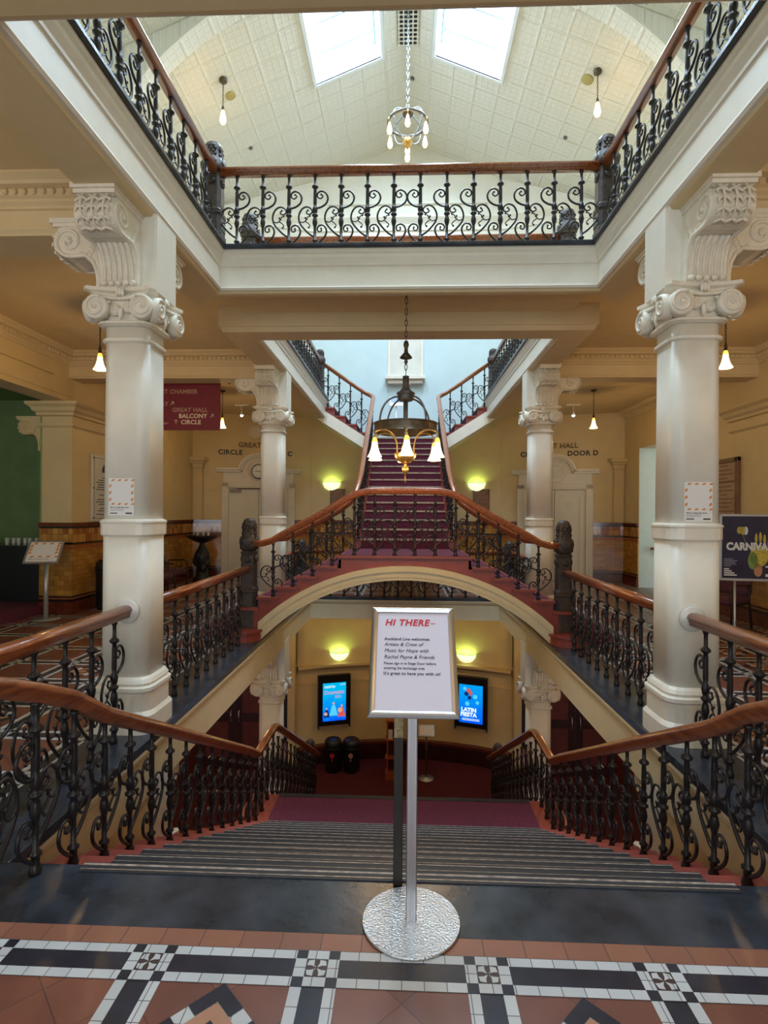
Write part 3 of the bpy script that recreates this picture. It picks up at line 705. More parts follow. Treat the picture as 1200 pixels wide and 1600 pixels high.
def capital():
    mb = MB(); h = 0.265; z0 = 2.98
    def ring(hh, conc, cut):
        pts = []
        for q in range(4):
            a = R(90 * q); c_, s_ = math.cos(a), math.sin(a)
            for i in range(9):
                t = -1 + 2 * i / 8; x = t * (hh - cut); y = -(hh - conc * (1 - t * t) * 1.0)
                pts.append((x * c_ - y * s_, x * s_ + y * c_))
        return pts
    loft(mb, [(ring(h - 0.06, 0.02, 0.03), z0 + 0.175), (ring(h - 0.045, 0.035, 0.03), z0 + 0.185), (ring(h - 0.03, 0.045, 0.03), z0 + 0.20), (ring(h, 0.05, 0.03), z0 + 0.212), (ring(h, 0.05, 0.03), z0 + 0.235)], 'ornament')
    loft(mb, [(rrect(0.37, 0.37, 0.09), z0 - 0.03), (rrect(0.42, 0.42, 0.09), z0 - 0.015), (rrect(0.42, 0.42, 0.09), z0), (rrect(0.37, 0.37, 0.09), z0 + 0.012), (rrect(0.40, 0.40, 0.07), z0 + 0.10), (rrect(0.44, 0.44, 0.05), z0 + 0.178)], 'ornament')
    for q in range(4):
        mb.T = Matrix.Rotation(R(90 * q), 4, 'Z')
        yf = -0.268
        volute(mb, -0.165, z0 + 0.085, yf, 0.088, 0.07, 'ornament', 1, 60); volute(mb, 0.165, z0 + 0.085, yf, 0.088, 0.07, 'ornament', -1, 120)
        mb.tube([(-0.16, yf + 0.02, z0 + 0.168), (-0.08, yf + 0.035, z0 + 0.155), (0, yf + 0.04, z0 + 0.150), (0.08, yf + 0.035, z0 + 0.155), (0.16, yf + 0.02, z0 + 0.168)], 0.014, 'ornament', 6)
        volute(mb, -0.05, z0 + 0.075, yf + 0.045, 0.042, 0.04, 'ornament', -1, 100); volute(mb, 0.05, z0 + 0.095, yf + 0.045, 0.042, 0.04, 'ornament', 1, 80)
        mb.ball((0, yf + 0.045, z0 + 0.045), 0.024, 'ornament', 8, (0.8, 0.7, 1.8))
        for a in (-35, 0, 35):
            mb.ball((0.035 * math.sin(R(a)), yf + 0.03, z0 + 0.185 + 0.012 * math.cos(R(a))), 0.02, 'ornament', 6, (0.7, 0.7, 1.6))
        for sx in (-1, 1): mb.ball((sx * 0.10, yf + 0.045, z0 + 0.13), 0.022, 'ornament', 6, (1.5, 0.6, 0.7))
    mb.T = Matrix.Identity(4)
    return mb
def console(mb, H=0.545, proj=0.41, w=0.26):
    """scroll bracket projecting to -y from y=0, bottom z=0"""
    C = (0.27, H - 0.165); r = 0.122
    low = [(0, 0.0), (0.055, 0.0), (0.062, 0.03), (0.062, 0.10), (0.075, 0.17), (0.105, 0.235), (0.155, 0.275)]
    vol = [(C[0] + r * math.cos(R(a)), C[1] + r * math.sin(R(a))) for a in (-100, -75, -45, -15, 15, 45, 70, 90)]
    poly = low + vol + [(0.12, H - 0.03), (0.0, H - 0.03)]
    mb.prism([(-u, z) for u, z in poly], -w / 2, w / 2, 'ornament', 'X')
    mb.box(-w / 2 - 0.02, w / 2 + 0.02, -proj, 0.0, H - 0.035, H, 'ornament'); mb.box(-w / 2 - 0.01, w / 2 + 0.01, -proj + 0.02, 0.0, H - 0.06, H - 0.035, 'ornament')
    for sx in (-1, 1):       # side scrolls
        sp = []
        for i in range(30):
            t_ = i / 29; rr = r * 0.93 * (1 - 0.85 * t_); a = R(-100) + 2 * PI * 1.6 * t_
            sp.append((sx * (w / 2), -(C[0] + rr * math.cos(a)), C[1] + rr * math.sin(a)))
        lowp = [(sx * w / 2, -(u - 0.012), z) for u, z in low[1:]]
        mb.tube(lowp + sp, 0.0155, 'ornament', 6)
        mb.ball((sx * w / 2, -C[0], C[1]), 0.025, 'ornament', 8)
        for i in range(5):   # leaf sprig behind the scroll
            mb.ball((sx * w / 2, -(0.05 + 0.016 * i), 0.36 - 0.035 * i + 0.06), 0.026, 'ornament', 6, (0.4, 0.8, 1.2))
    for i in range(6):       # flutes of the lower curve
        x = -w / 2 + 0.03 + (w - 0.06) * i / 5
        mb.tube([(x, -(u + 0.002), z) for u, z in low[2:]], 0.0125, 'ornament', 6)
    for i in range(5):       # bead roll at the foot
        x = -w / 2 + 0.026 + (w - 0.052) * i / 4
        mb.ball((x, -0.066, 0.022), 0.027, 'ornament', 8, (1, 0.9, 0.8))
    mb.tube([(-w / 2 - 0.004, -0.17, 0.286), (w / 2 + 0.004, -0.17, 0.286)], 0.018, 'ornament', 8)
    for lx in (-0.34, 0.0, 0.34):     # acanthus leaves wrapped over the scroll
        pts = []
        for i in range(13):
            a = R(100 - 165 * i / 12); rr = r + 0.010 + 0.012 * math.sin(PI * i / 12)
            pts.append((w * lx * (1 - 0.02 * i), -(C[0] + rr * math.cos(a)), C[1] + rr * math.sin(a)))
        mb.tube(pts, [0.011 - 0.0004 * i for i in range(13)], 'ornament', 5)
        for i in range(1, 12, 2):
            p = Vector(pts[i]); a = R(100 - 165 * i / 12)
            for sx in (-1, 1):
                q = p + Vector((sx * 0.030, 0.006 * math.cos(a), -0.012)); q2 = p + Vector((sx * 0.040, 0, 0.0)) + (Vector(pts[i + 1]) - p) * 1.2
                mb.tube([tuple(p), tuple(q), tuple(q2)], [0.010, 0.011, 0.003], 'ornament', 5)
    for i in range(5):
        x = -w * 0.38 + w * 0.19 * i; mb.tube([(x, -0.05, H - 0.05), (x + 0.006, -0.13, H - 0.055), (x - 0.006, -0.20, H - 0.045)], [0.012, 0.018, 0.006], 'ornament', 5)
def make_column(label):
    root = thing('column', label, 'column', (-2.05, 4.10, 0))
    mb = MB()
    loft(mb, [(rrect(0.47, 0.47, 0.10), 0.001), (rrect(0.47, 0.47, 0.10), 0.13), (rrect(0.445, 0.445, 0.10), 0.15), (rrect(0.43, 0.43, 0.10), 0.16), (rrect(0.43, 0.43, 0.10), 0.29),
              (rrect(0.455, 0.455, 0.10), 0.305), (rrect(0.455, 0.455, 0.10), 0.33), (rrect(0.42, 0.42, 0.10), 0.345), (rrect(0.43, 0.43, 0.10), 0.36), (rrect(0.405, 0.405, 0.10), 0.385), (rrect(0.375, 0.375, 0.09), 0.40)], 'paint')
    mb.build('base', root)
    mb = MB(); loft(mb, [(rrect(0.362, 0.362, 0.09, 5), 0.39), (rrect(0.358, 0.358, 0.09, 5), 1.45)], 'paint', True); loft(mb, [(rrect(0.348, 0.348, 0.085, 5), 1.50), (rrect(0.338, 0.338, 0.085, 5), 2.99)], 'paint', True)
    mb.build('shaft', root)
    mb = MB(); loft(mb, [(rrect(0.36, 0.36, 0.09), 1.42), (rrect(0.385, 0.385, 0.09), 1.435), (rrect(0.385, 0.385, 0.09), 1.515), (rrect(0.395, 0.395, 0.09), 1.523), (rrect(0.395, 0.395, 0.09), 1.535), (rrect(0.35, 0.35, 0.085), 1.55)], 'paint'); mb.build('band', root)
    mb = MB(); loft(mb, [(rrect(0.352, 0.352, 0.085), 2.835), (rrect(0.375, 0.375, 0.09), 2.845), (rrect(0.375, 0.375, 0.09), 2.862), (rrect(0.352, 0.352, 0.085), 2.872)], 'paint'); mb.build('necking', root)
    capital().build('capital', root)
    mb = MB(); mb.box(-0.20, 0.222, -0.17, 0.17, 3.21, ZC, 'paint'); mb.box(0.222, 0.236, -0.165, 0.165, 3.21, 3.80, 'paint'); mb.build('impost_block', root)
    for rot, nm, off in ((0, 'console', (0, -0.17)), (-90, 'console', (-0.17, 0)), (180, 'console', (0, 0.17))):
        mb = MB(); mb.T = Matrix.Translation((off[0] - (0.01 if rot == 0 or rot == 180 else 0), off[1], 3.215)) @ Matrix.Rotation(R(rot), 4, 'Z'); console(mb); mb.build(nm, root)
    return root
col0 = make_column('left near cream column with scroll capital, sign-in notice on its shaft')
dup(col0, (2.05, 4.10, 0), label='right near cream column with scroll capital, poster stand behind it', mirror=True)
dup(col0, (-2.05, 8.49, 0), label='left far cream column on the upper floor, in front of the clock door', mirror=False)
dup(col0, (2.05, 8.49, 0), label='right far cream column on the upper floor, in front of the DOOR D doorway', mirror=True)
dup(col0, (-2.05, 8.49, ZL), label='left column of the lower foyer, beside the lit poster screen')
dup(col0, (2.05, 8.49, ZL), label='right column of the lower foyer, below the arched stair bridge', mirror=True)
dup(col0, (-2.05, 4.10, ZL), label='left lower column behind the near stair railing')
dup(col0, (2.05, 4.10, ZL), label='right lower column behind the near stair railing', mirror=True)

# ------------------------------------------------------------------ balusters and newels
HB = 0.82
def baluster_mesh(bold=1.18):
    mb = MB(); h = HB
    prof = [(0.020, 0), (0.024, 0.02), (0.018, 0.045), (0.015, 0.06), (0.016, 0.085), (0.014, 0.10), (0.024, 0.112), (0.024, 0.122), (0.012, 0.14), (0.011, 0.30), (0.017, 0.33), (0.022, 0.37), (0.017, 0.41), (0.012, 0.435), (0.026, 0.455), (0.026, 0.466),
            (0.013, 0.48), (0.019, 0.50), (0.023, 0.535), (0.019, 0.565), (0.012, 0.585), (0.015, 0.62), (0.014, 0.78), (0.012, 0.815), (0.028, 0.835), (0.028, 0.846), (0.011, 0.87), (0.011, 0.96), (0.018, 0.985), (0.018, 1.0)]
    mb.lathe([(r * bold, z * h) for r, z in prof], 'iron', seg=8)
    def scr(P, r0, r1):
        pts = catmull([(x * h, 0, z * h) for x, z in P], 3); n = len(pts)
        mb.tube(pts, [(r0 + (r1 - r0) * (i / (n - 1))) * bold for i in range(n)], 'iron', 5)
        mb.ball(tuple(pts[-1]), 0.009 * bold, 'iron', 6)
    scr([(0, .555), (.07, .57), (.135, .62), (.155, .69), (.13, .755), (.08, .785), (.035, .76), (.03, .71), (.065, .685), (.095, .715), (.075, .74)], 0.0095, 0.006)
    scr([(0, .17), (-.06, .21), (-.13, .285), (-.185, .37), (-.195, .46), (-.16, .545), (-.10, .578), (-.045, .55), (-.035, .50), (-.07, .475), (-.105, .50), (-.085, .53)], 0.0095, 0.006)
    scr([(0, .06), (.065, .11), (.125, .185), (.14, .26), (.105, .325), (.055, .325), (.028, .285), (.045, .245), (.08, .255), (.075, .285)], 0.0095, 0.006)
    scr([(-.185, .385), (-.145, .37), (-.11, .395), (-.115, .43)], 0.006, 0.004); scr([(-.11, .38), (-.075, .35), (-.06, .32), (-.075, .30)], 0.006, 0.004); scr([(-.10, .40), (-.09, .44), (-.06, .455)], 0.006, 0.004)
    return mb
def bal_obj(parent, loc, rot, flip=False, h=HB, proto=[None]):
    if proto[0] is None:
        o = baluster_mesh().build('baluster', parent); proto[0] = o
    else:
        o = proto[0].copy(); COL.objects.link(o); o.parent = parent
    o.location = loc; o.rotation_euler = (0, 0, rot); o.scale = (-1 if flip else 1, 1, h / HB)
    return o
RAIL = [(-0.030, -0.030), (0.030, -0.030), (0.030, -0.012), (0.038, -0.006), (0.034, 0.004), (0.045, 0.016), (0.045, 0.030), (0.034, 0.046), (0.016, 0.055), (-0.016, 0.055), (-0.034, 0.046), (-0.045, 0.030), (-0.045, 0.016), (-0.034, 0.004), (-0.038, -0.006), (-0.030, -0.012)]
def rail(parent, pts, name='handrail', mt='wood'):
    mb = MB(); mb.sweep(pts, RAIL, mt); o = mb.build(name, parent)
    return o
def newel_mesh_parts(root, dome=True):
    mb = MB()
    loft(mb, [(rrect(0.205, 0.205, 0.02, 1), 0), (rrect(0.205, 0.205, 0.02, 1), 0.22), (rrect(0.185, 0.185, 0.02, 1), 0.235), (rrect(0.185, 0.185, 0.02, 1), 0.44), (rrect(0.205, 0.205, 0.02, 1), 0.455), (rrect(0.205, 0.205, 0.02, 1), 0.475),
              (rrect(0.195, 0.195, 0.02, 1), 0.485), (rrect(0.205, 0.205, 0.02, 1), 0.50), (rrect(0.175, 0.175, 0.02, 1), 0.53), (rrect(0.170, 0.170, 0.02, 1), 0.93), (rrect(0.19, 0.19, 0.03, 1), 0.965), (rrect(0.15, 0.15, 0.03, 1), 0.985)], 'newel')
    for q in range(4):
        mb.T = Matrix.Rotation(R(90 * q), 4, 'Z')
        mb.box(-0.055, 0.055, -0.092, -0.085, 0.56, 0.80, 'newel')
        mb.box(-0.07, 0.07, -0.100, -0.09, 0.27, 0.41, 'newel')
    mb.T = Matrix.Identity(4); mb.build('shaft', root, bevel=0.004)
    mb = MB()
    for q in range(4):
        mb.T = Matrix.Rotation(R(90 * q), 4, 'Z')
        mb.lathe([(0.001, -0.103), (0.030, -0.102), (0.045, -0.098), (0.050, -0.085)], 'newel', (0, 0, 0.875), 16, True, 'Y')
        for k_ in range(10):
            a = 2 * PI * k_ / 10; mb.ball((0.030 * math.cos(a), -0.100, 0.875 + 0.030 * math.sin(a)), 0.010, 'newel', 6, (1, 0.6, 1))
        mb.ball((0, -0.103, 0.875), 0.012, 'newel', 6)
    mb.T = Matrix.Identity(4); mb.build('rosette', root)
    mb = MB()
    loft(mb, [(rrect(0.15, 0.15, 0.03, 2), 0.98), (rrect(0.205, 0.205, 0.04, 2), 1.01), (rrect(0.215, 0.215, 0.05, 2), 1.06), (rrect(0.205, 0.205, 0.06, 2), 1.14), (rrect(0.165, 0.165, 0.06, 2), 1.20), (rrect(0.160, 0.160, 0.06, 2), 1.28), (rrect(0.17, 0.17, 0.07, 2), 1.33), (rrect(0.145, 0.145, 0.07, 2), 1.375), (rrect(0.09, 0.09, 0.044, 2), 1.395), (rrect(0.02, 0.02, 0.009, 2), 1.40)], 'newel', True)
    for q in range(4):
        mb.T = Matrix.Rotation(R(90 * q), 4, 'Z')
        mb.lathe([(0.001, -0.118), (0.050, -0.118), (0.062, -0.112), (0.066, -0.09)], 'newel', (0, 0, 1.10), 18, True, 'Y')
        for i in range(4):
            for j in range(3 - i % 2):
                mb.ball((-0.04 + 0.04 * j + 0.02 * (i % 2), -0.080, 1.21 + 0.036 * i), 0.022, 'newel', 6, (0.9, 0.5, 1))
    mb.T = Matrix.Identity(4); mb.build('cap', root)
newel0 = thing('newel_post', 'left iron newel post at the foot of the stair bridge', 'newel post', (-2.00, 7.02, 0.134), group=None)
newel_mesh_parts(newel0)
dup(newel0, (2.00, 7.02, 0.134), label='right iron newel post at the foot of the stair bridge')
dup(newel0, (-2.02, 10.70, 0.001), label='left iron newel post at the rear gallery corner, seen through scrollwork')
dup(newel0, (2.02, 10.70, 0.001), label='right iron newel post at the rear gallery corner, seen through scrollwork')
dup(newel0, (-1.93, YB + 0.11, Z2), label='left corner newel post of the top gallery, nearest the viewer')
dup(newel0, (1.93, YB + 0.11, Z2), label='right corner newel post of the top gallery, nearest the viewer')
dup(newel0, (-1.93, YC - 0.11, Z2), label='left newel post of the top gallery seen behind the cross railing')
dup(newel0, (1.93, YC - 0.11, Z2), label='right newel post of the top gallery seen behind the cross railing')
dup(newel0, (-1.93, YD - 0.1, Z2), label='left newel post at the head of the upper side flight')
dup(newel0, (1.93, YD - 0.1, Z2), label='right newel post at the head of the upper side flight')
dup(newel0, (-1.80, 10.55, ZL), label='left newel post at the bottom of the descending stairs')
dup(newel0, (1.80, 10.55, ZL), label='right newel post at the bottom of the descending stairs')

for o in list(bpy.data.objects):
    if o.name.startswith('newel_post') and (o.location.z > 4 or 10 < o.location.y < 11 and o.location.z > -1): o.scale = (1, 1, 0.78)

def balustrade(label, railpts, bals, group=None, extra=None):
    """bals: list of (x, y, z, rot, flip, h)"""
    root = thing('balustrade', label, 'railing', (bals[0][0], bals[0][1], bals[0][2]), group=group)
    o = root.location.copy()
    rail(root, [tuple(Vector(p) - o) for p in railpts])
    for (x, y, z, rot, fl, h) in bals:
        bal_obj(root, (x - o.x, y - o.y, z - o.z), rot, fl, h)
    return root
RB = 0.035           # rail body below its path
H1 = 0.86            # baluster top / rail underside
def zt(z): return z + HB + RB - 0.005
SY = R(90)
for s, side in ((-1, 'left'), (1, 'right')):
    x = s * 2.0
    ys = [3.73 - 0.275 * i for i in range(6)]
    balustrade(f'{side} gallery railing in front of the near column, mahogany rail on scrolled iron balusters', [(x, 3.92, zt(0) + 0.025), (x, 2.1, zt(0) + 0.025)], [(x, y, 0, SY, False, HB + 0.025) for y in ys])
    mb = MB(); 
    ys = [4.47 + 0.262 * i for i in range(9)]
    balustrade(f'{side} gallery railing between the near column and the bridge newel', [(x, 4.28, zt(0) + 0.025), (x, 6.93, zt(0) + 0.025)], [(x, y, 0, SY, False, HB + 0.025) for y in ys])
    ys = [8.88 + 0.262 * i for i in range(7)]
    balustrade(f'{side} gallery railing beyond the stair bridge, mostly hidden', [(x, 8.66, zt(0) + 0.025), (x, YR + 0.1, zt(0) + 0.025)], [(x, y, 0, SY, False, HB + 0.025) for y in ys])
    # near flight down with landing and second flight
    xs = s * 1.62; F0 = 0.73
    pts = [(xs, 1.80, 1.00), (xs, 2.0, 0.93), (xs, 2.14, 0.88), (xs, 2.40, 0.775), (xs, 2.62, 0.675)]
    for i in range(2, 13): pts.append((xs, 2.37 + 0.28 * i, F0 - 0.14 * i + 0.035))
    pts += [(xs, 6.02, -1.075), (xs, 6.13, -1.09), (xs, 6.22, -1.085)]
    pts2 = [(xs, 6.22, -1.085), (xs, 6.60, -1.085), (xs, 6.85, -1.10), (xs, 7.0, -1.15)]
    for i in range(1, 14): pts2.append((xs, 7.0 + 0.27 * i, -1.15 - 0.1456 * i))
    bals = []
    for i in range(-1, 14):
        y = 2.37 + 0.28 * i; z = -0.14 * max(i, 0) + 0.0
        bals.append((xs, y, z + 0.001, SY, True, 0.88 if i < 0 else 0.76))
    for i in range(2): bals.append((xs, 6.27 + 0.25 * i, -1.82, SY, True, 0.71))
    for i in range(13): bals.append((xs, 6.80 + 0.27 * i, -1.82 - 0.1456 * (i + 1), SY, True, 0.82))
    balustrade(f'{side} stair railing descending from the foreground to the lower foyer', pts + pts2[1:], bals)
# white collars where the rails meet the near columns
for s, side in ((-1, 'left'), (1, 'right')):
    for y, wh in ((3.905, 'front'), (4.295, 'far')):
        mb = MB(); mb.lathe([(0.001, -0.02), (0.080, -0.02), (0.088, -0.012), (0.088, 0.0), (0.080, 0.012), (0.001, 0.012)], 'marble', (s * 2.0, y, zt(0) + 0.035), 24, True, 'Y')
        tag(mb.build('rail_collar'), f'white round collar where the rail meets the {wh} face of the {side} near column', 'collar')

# ------------------------------------------------------------------ flight down
st = thing('staircase', 'wide descending staircase with grey blue treads in the foreground', 'staircase', (0, E0, 0))
for i in range(1, 13):
    y0 = E0 + 0.28 * (i - 1); z = -0.14 * i
    mb = MB()
    mb.box(-1.74, 1.74, y0, y0 + 0.31, z - 0.14, z, 'redpaint'); mb.box(-1.44, 1.44, y0 + 0.005, y0 + 0.296, z, z + 0.006, 'tread')
    stp = mb.build('step', st, world=True, bevel=0.004)
    mb = MB(); mb.box(-1.44, 1.44, y0 + 0.210, y0 + 0.314, z - 0.022, z + 0.0075, 'steelnosing'); mb.box(-1.44, 1.44, y0 + 0.300, y0 + 0.307, z, z + 0.0090, 'stepnosing'); mb.box(-1.44, 1.44, y0 + 0.262, y0 + 0.266, z, z + 0.0084, 'nosing')
    n = mb.build('nosing', stp); n.location = -Vector(st.location)
mb = MB(); mb.box(-1.44, 1.44, E0 - 0.03, E0 + 0.032, -0.025, 0.0055, 'steelnosing'); mb.box(-1.44, 1.44, E0 + 0.014, E0 + 0.026, 0.0, 0.0070, 'stepnosing'); mb.box(-1.44, 1.44, E0 - 0.014, E0 - 0.008, 0.0, 0.0066, 'nosing'); mb.build('nosing', st, world=True)
mb = MB(); mb.box(-1.74, 1.74, E0 + 0.28 * 12, 6.64, -1.96, -1.82, 'redpaint'); mb.box(-1.50, 1.50, E0 + 0.28 * 12, 6.60, -1.822, -1.812, 'maroon'); mb.box(-1.5, 1.5, 6.575, 6.65, -1.83, -1.808, 'steelnosing')
mb.build('landing', st, world=True)
for s in (-1, 1):
    mb = MB(); x0, x1 = sorted((s * 1.74, s * 1.80))
    mb.prism([(E0 + 0.0, -0.30), (E0, 0.0 - 0.02), (5.85, -1.73), (6.70, -1.73), (6.70, -2.1), (5.8, -2.1)], x0, x1, 'redpaint', 'X'); mb.build('stringer', st, world=True)
mb = MB(); mb.prism([(E0, -0.16), (E0, -0.35), (5.8, -2.12), (6.7, -2.12), (6.7, -1.95), (5.8, -1.95)], -1.74, 1.74, 'paint', 'X'); mb.build('soffit', st, world=True)
st = thing('staircase', 'lower flight of maroon carpeted stairs below the landing', 'staircase', (0, 6.64, ZL))
for i in range(1, 16):
    y0 = 6.64 + 0.27 * (i - 1); z = -1.82 - 0.1456 * i
    mb = MB(); mb.box(-1.74, 1.74, y0, y0 + 0.29, ZL if i > 12 else z - 0.3, z, 'redpaint'); mb.box(-1.5, 1.5, y0 + 0.004, y0 + 0.275, z, z + 0.008, 'redcarpet')
    mb.build('step', st, world=True)
# side walls of the stair well below the near galleries
for s in (-1, 1):
    mb = MB(); x0, x1 = sorted((s * 1.84, s * 2.1)); mb.box(x0, x1, 1.5, 3.95, ZL, -0.3, 'wall'); struct(mb.build('wall_left' if s < 0 else 'wall_right'))

# ------------------------------------------------------------------ the arched bridge of stairs
BR0, BR1 = 6.90, 8.30
st = thing('staircase', 'arched stair bridge with red steps climbing from both galleries to a central platform', 'staircase', (0, BR0, 0))
RS = 0.134; P0 = 0.84; TR = 0.25
def arch_o(x): return 0.95 - (2.70 - math.sqrt(2.70 ** 2 - x * x))
def arch_i(x): return 0.77 - (2.52 - math.sqrt(max(0, 2.52 ** 2 - x * x)))
mb = MB(); mb.box(-P0, P0, BR0, BR1 + 0.1, 8 * RS - 0.05, 8 * RS, 'redpaint'); mb.box(-P0 + 0.03, P0 - 0.03, BR0 + 0.03, BR1 + 0.1, 8 * RS, 8 * RS + 0.006, 'maroon')
mb.box(-P0 - 0.02, P0 + 0.02, BR0 - 0.025, BR0, 8 * RS - 0.03, 8 * RS + 0.002, 'redpaint'); mb.build('platform', st, world=True, bevel=0.006)
for s in (-1, 1):
    for i in range(7):
        z = RS * (7 - i); a = P0 + TR * i; b = a + TR
        x0, x1 = sorted((s * a, s * b))
        mb = MB()
        if z > RS * 1.5:
            if a < 1.8: mb.box(x0, x1, BR0 + 0.005, BR1, max(z - 0.06, 0.0), z, 'redpaint')
            else: mb.box(x0, x1, BR0 + 0.02, BR1, 0.0, z, 'redpaint')
            xe = sorted((s * (a + 0.0), s * (b + 0.025))); mb.box(xe[0], xe[1], BR0 - 0.025, BR1 + 0.02, z - 0.028, z + 0.001, 'redpaint')
            xr = sorted((s * (a + 0.0), s * (b - 0.01))); mb.box(xr[0], xr[1], BR0 + 0.14, BR1 - 0.12, z + 0.001, z + 0.007, 'maroon')
            xf = sorted((s * a, s * (a + 0.008))); mb.box(xf[0], xf[1], BR0 + 0.14, BR1 - 0.12, z, z + RS - 0.03, 'maroon')
        else:                       # curtail step wrapping round the newel
            cx = s * 2.02
            def curt(gr): 
                pts = [(s * 1.80, BR0 + 0.05)]
                for k_ in range(9):
                    an = R(180 + 180 * k_ / 8); pts.append((cx + (0.22 + gr) * math.cos(an) * (-s) * -1 * 1.0 * (1 if s > 0 else 1), BR0 + 0.02 + (0.24 + gr) * math.sin(an)))
                pts += [(s * 2.60, BR0 + 0.1), (s * 2.60, BR1 - 0.1), (s * 1.80, BR1 - 0.1)]
                if s < 0: pts = [pts[0]] + pts[1:10][::-1] + pts[10:]
                return pts
            mb.prism(curt(0), 0.0, z - 0.028, 'redpaint', 'Z'); mb.prism(curt(0.02), z - 0.028, z, 'redpaint', 'Z')
        mb.build('step', st, world=True)
mb = MB(); n = 46
for i in range(n):                   # red fill between arch and steps
    xa = -1.84 + 3.68 * i / n; xb = xa + 3.68 / n; xm = abs((xa + xb) / 2)
    kstep = 8 if xm < P0 else 7 - int((xm - P0) / TR)
    top = RS * kstep - 0.028
    za, zb = arch_o(min(abs(xa), 1.84)) - 0.02, arch_o(min(abs(xb), 1.84)) - 0.02
    vs = [(xa, BR0 + 0.012, za), (xb, BR0 + 0.012, zb), (xb, BR0 + 0.012, top), (xa, BR0 + 0.012, top), (xa, BR1 - 0.012, za), (xb, BR1 - 0.012, zb), (xb, BR1 - 0.012, top), (xa, BR1 - 0.012, top)]
    mb.add(vs, [(0, 1, 2, 3), (7, 6, 5, 4), (3, 2, 6, 7), (0, 4, 5, 1)], 'redpaint')
mb.build('spandrel', st, world=True, recalc=False)
mb = MB(); n = 48                    # moulded arch band, through the whole width of the bridge
def ring_pts(off):  # points of a curve lying off above the intrados
    out = []
    for i in range(n + 1):
        x = -1.84 + 3.68 * i / n; out.append((x, arch_i(abs(x)) + (arch_o(abs(x)) - arch_i(abs(x))) * off))
    return out
for y0, y1 in ((BR0 - 0.03, BR0 + 0.20), (BR1 - 0.20, BR1 + 0.03)):
    lo, hi, mid, mid2 = ring_pts(0), ring_pts(1.0), ring_pts(0.62), ring_pts(0.22)
    o1 = 0.03 if y0 < BR0 else 0
    for A, B_, ya, yb in ((lo, mid2, y0 + 0.02, y1 - 0.02), (mid2, mid, y0 + 0.01, y1 - 0.01), (mid, hi, y0 - 0.012, y1 + 0.012)):
        for i in range(n):
            mb.prism([A[i], A[i + 1], B_[i + 1], B_[i]], ya, yb, 'deepcream', 'Y')
lo = ring_pts(0.10); hi = ring_pts(0.95)
for i in range(n): mb.prism([lo[i], lo[i + 1], hi[i + 1], hi[i]], BR0 + 0.1, BR1 - 0.1, 'deepcream', 'Y')
mb.build('arch', st, world=True)
# railings of the bridge
def bridge_rail(y, label, front=True):
    pts = []
    L = [(-1.93, 1.20), (-1.80, 1.205), (-1.68, 1.24), (-1.55, 1.32), (-1.30, 1.455), (-1.05, 1.59), (-0.86, 1.70), (-0.72, 1.79), (-0.58, 1.85), (-0.45, 1.875), (-0.3, 1.88)]
    pts = [(x, y, z) for x, z in L]; bals = []
    def rz_(x):
        x = -abs(x)
        for (a, za), (b, zb) in zip(L, L[1:]):
            if a <= x <= b: return za + (zb - za) * (x - a) / (b - a)
        return 1.88
    for sx in (-1, 1):
        for i in range(1, 5):
            x = sx * (P0 + TR * i - 0.165 - 0.25 + 0.25); z = RS * (8 - i)
            h = rz_(x) - 0.03 - z
            bals.append((x, y, z, 0, sx > 0, h))
    if front:
        for i in range(6):
            x = -0.64 + 0.256 * i; bals.append((x, y, 8 * RS, 0, i > 2, rz_(x) - 0.03 - 8 * RS))
        full = [(x, y_, z) for x, y_, z in pts] + [(-x, y_, z) for x, y_, z in pts[::-1]]
        balustrade(label, full, bals)
bridge_rail(BR0 + 0.06, 'front railing of the stair bridge, mahogany rail rising over the central platform')
# central flight
FW = 0.66; F0Y = 8.30; FR = 0.145; FT = 0.26
st = thing('staircase', 'central straight flight rising from the bridge platform to the half landing', 'staircase', (0, F0Y, 8 * RS))
for i in range(1, 16):
    y0 = F0Y + FT * (i - 1); z = 8 * RS + FR * i
    mb = MB(); y1 = y0 + FT + 0.02 if i < 15 else 12.45
    mb.box(-FW - 0.10, FW + 0.10, y0, y1, z - FR - 0.02, z, 'redpaint'); mb.box(-FW, FW, y0 - 0.006, y0, z - FR, z - 0.02, 'maroon'); mb.box(-FW, FW, y0 - 0.0, y1 - 0.0, z, z + 0.006, 'maroon')
    stp = mb.build('step', st, world=True)
    mb = MB(); mb.box(-FW, FW, y0 - 0.022, y0 + 0.035, z - 0.018, z + 0.010, 'nosing'); mb.box(-FW - 0.11, -FW, y0 - 0.022, y0 + 0.02, z - 0.024, z + 0.002, 'redpaint'); mb.box(FW, FW + 0.11, y0 - 0.022, y0 + 0.02, z - 0.024, z + 0.002, 'redpaint')
    n_ = mb.build('nosing', stp); n_.location = -Vector(st.location)
for s in (-1, 1):
    mb = MB(); x0, x1 = sorted((s * 0.74, s * 0.79)); zt0 = 8 * RS; zt1 = 8 * RS + FR * 15
    mb.prism([(F0Y, zt0 - 0.22), (F0Y, zt0 + 0.06), (11.95, zt1 - 0.06), (12.0, zt1 - 0.35)], x0, x1, 'redpaint', 'X'); mb.build('stringer', st, world=True)
mb = MB(); mb.prism([(F0Y + 0.02, zt0 - 0.24), (F0Y + 0.02, zt0 - 0.12), (11.98, zt1 - 0.22), (12.0, zt1 - 0.38)], -0.76, 0.76, 'paint', 'X'); mb.build('soffit', st, world=True)
ZM = 8 * RS + 15 * FR
st = thing('staircase', 'half landing with two short side flights climbing to the top galleries', 'staircase', (0, 12.4, ZM))
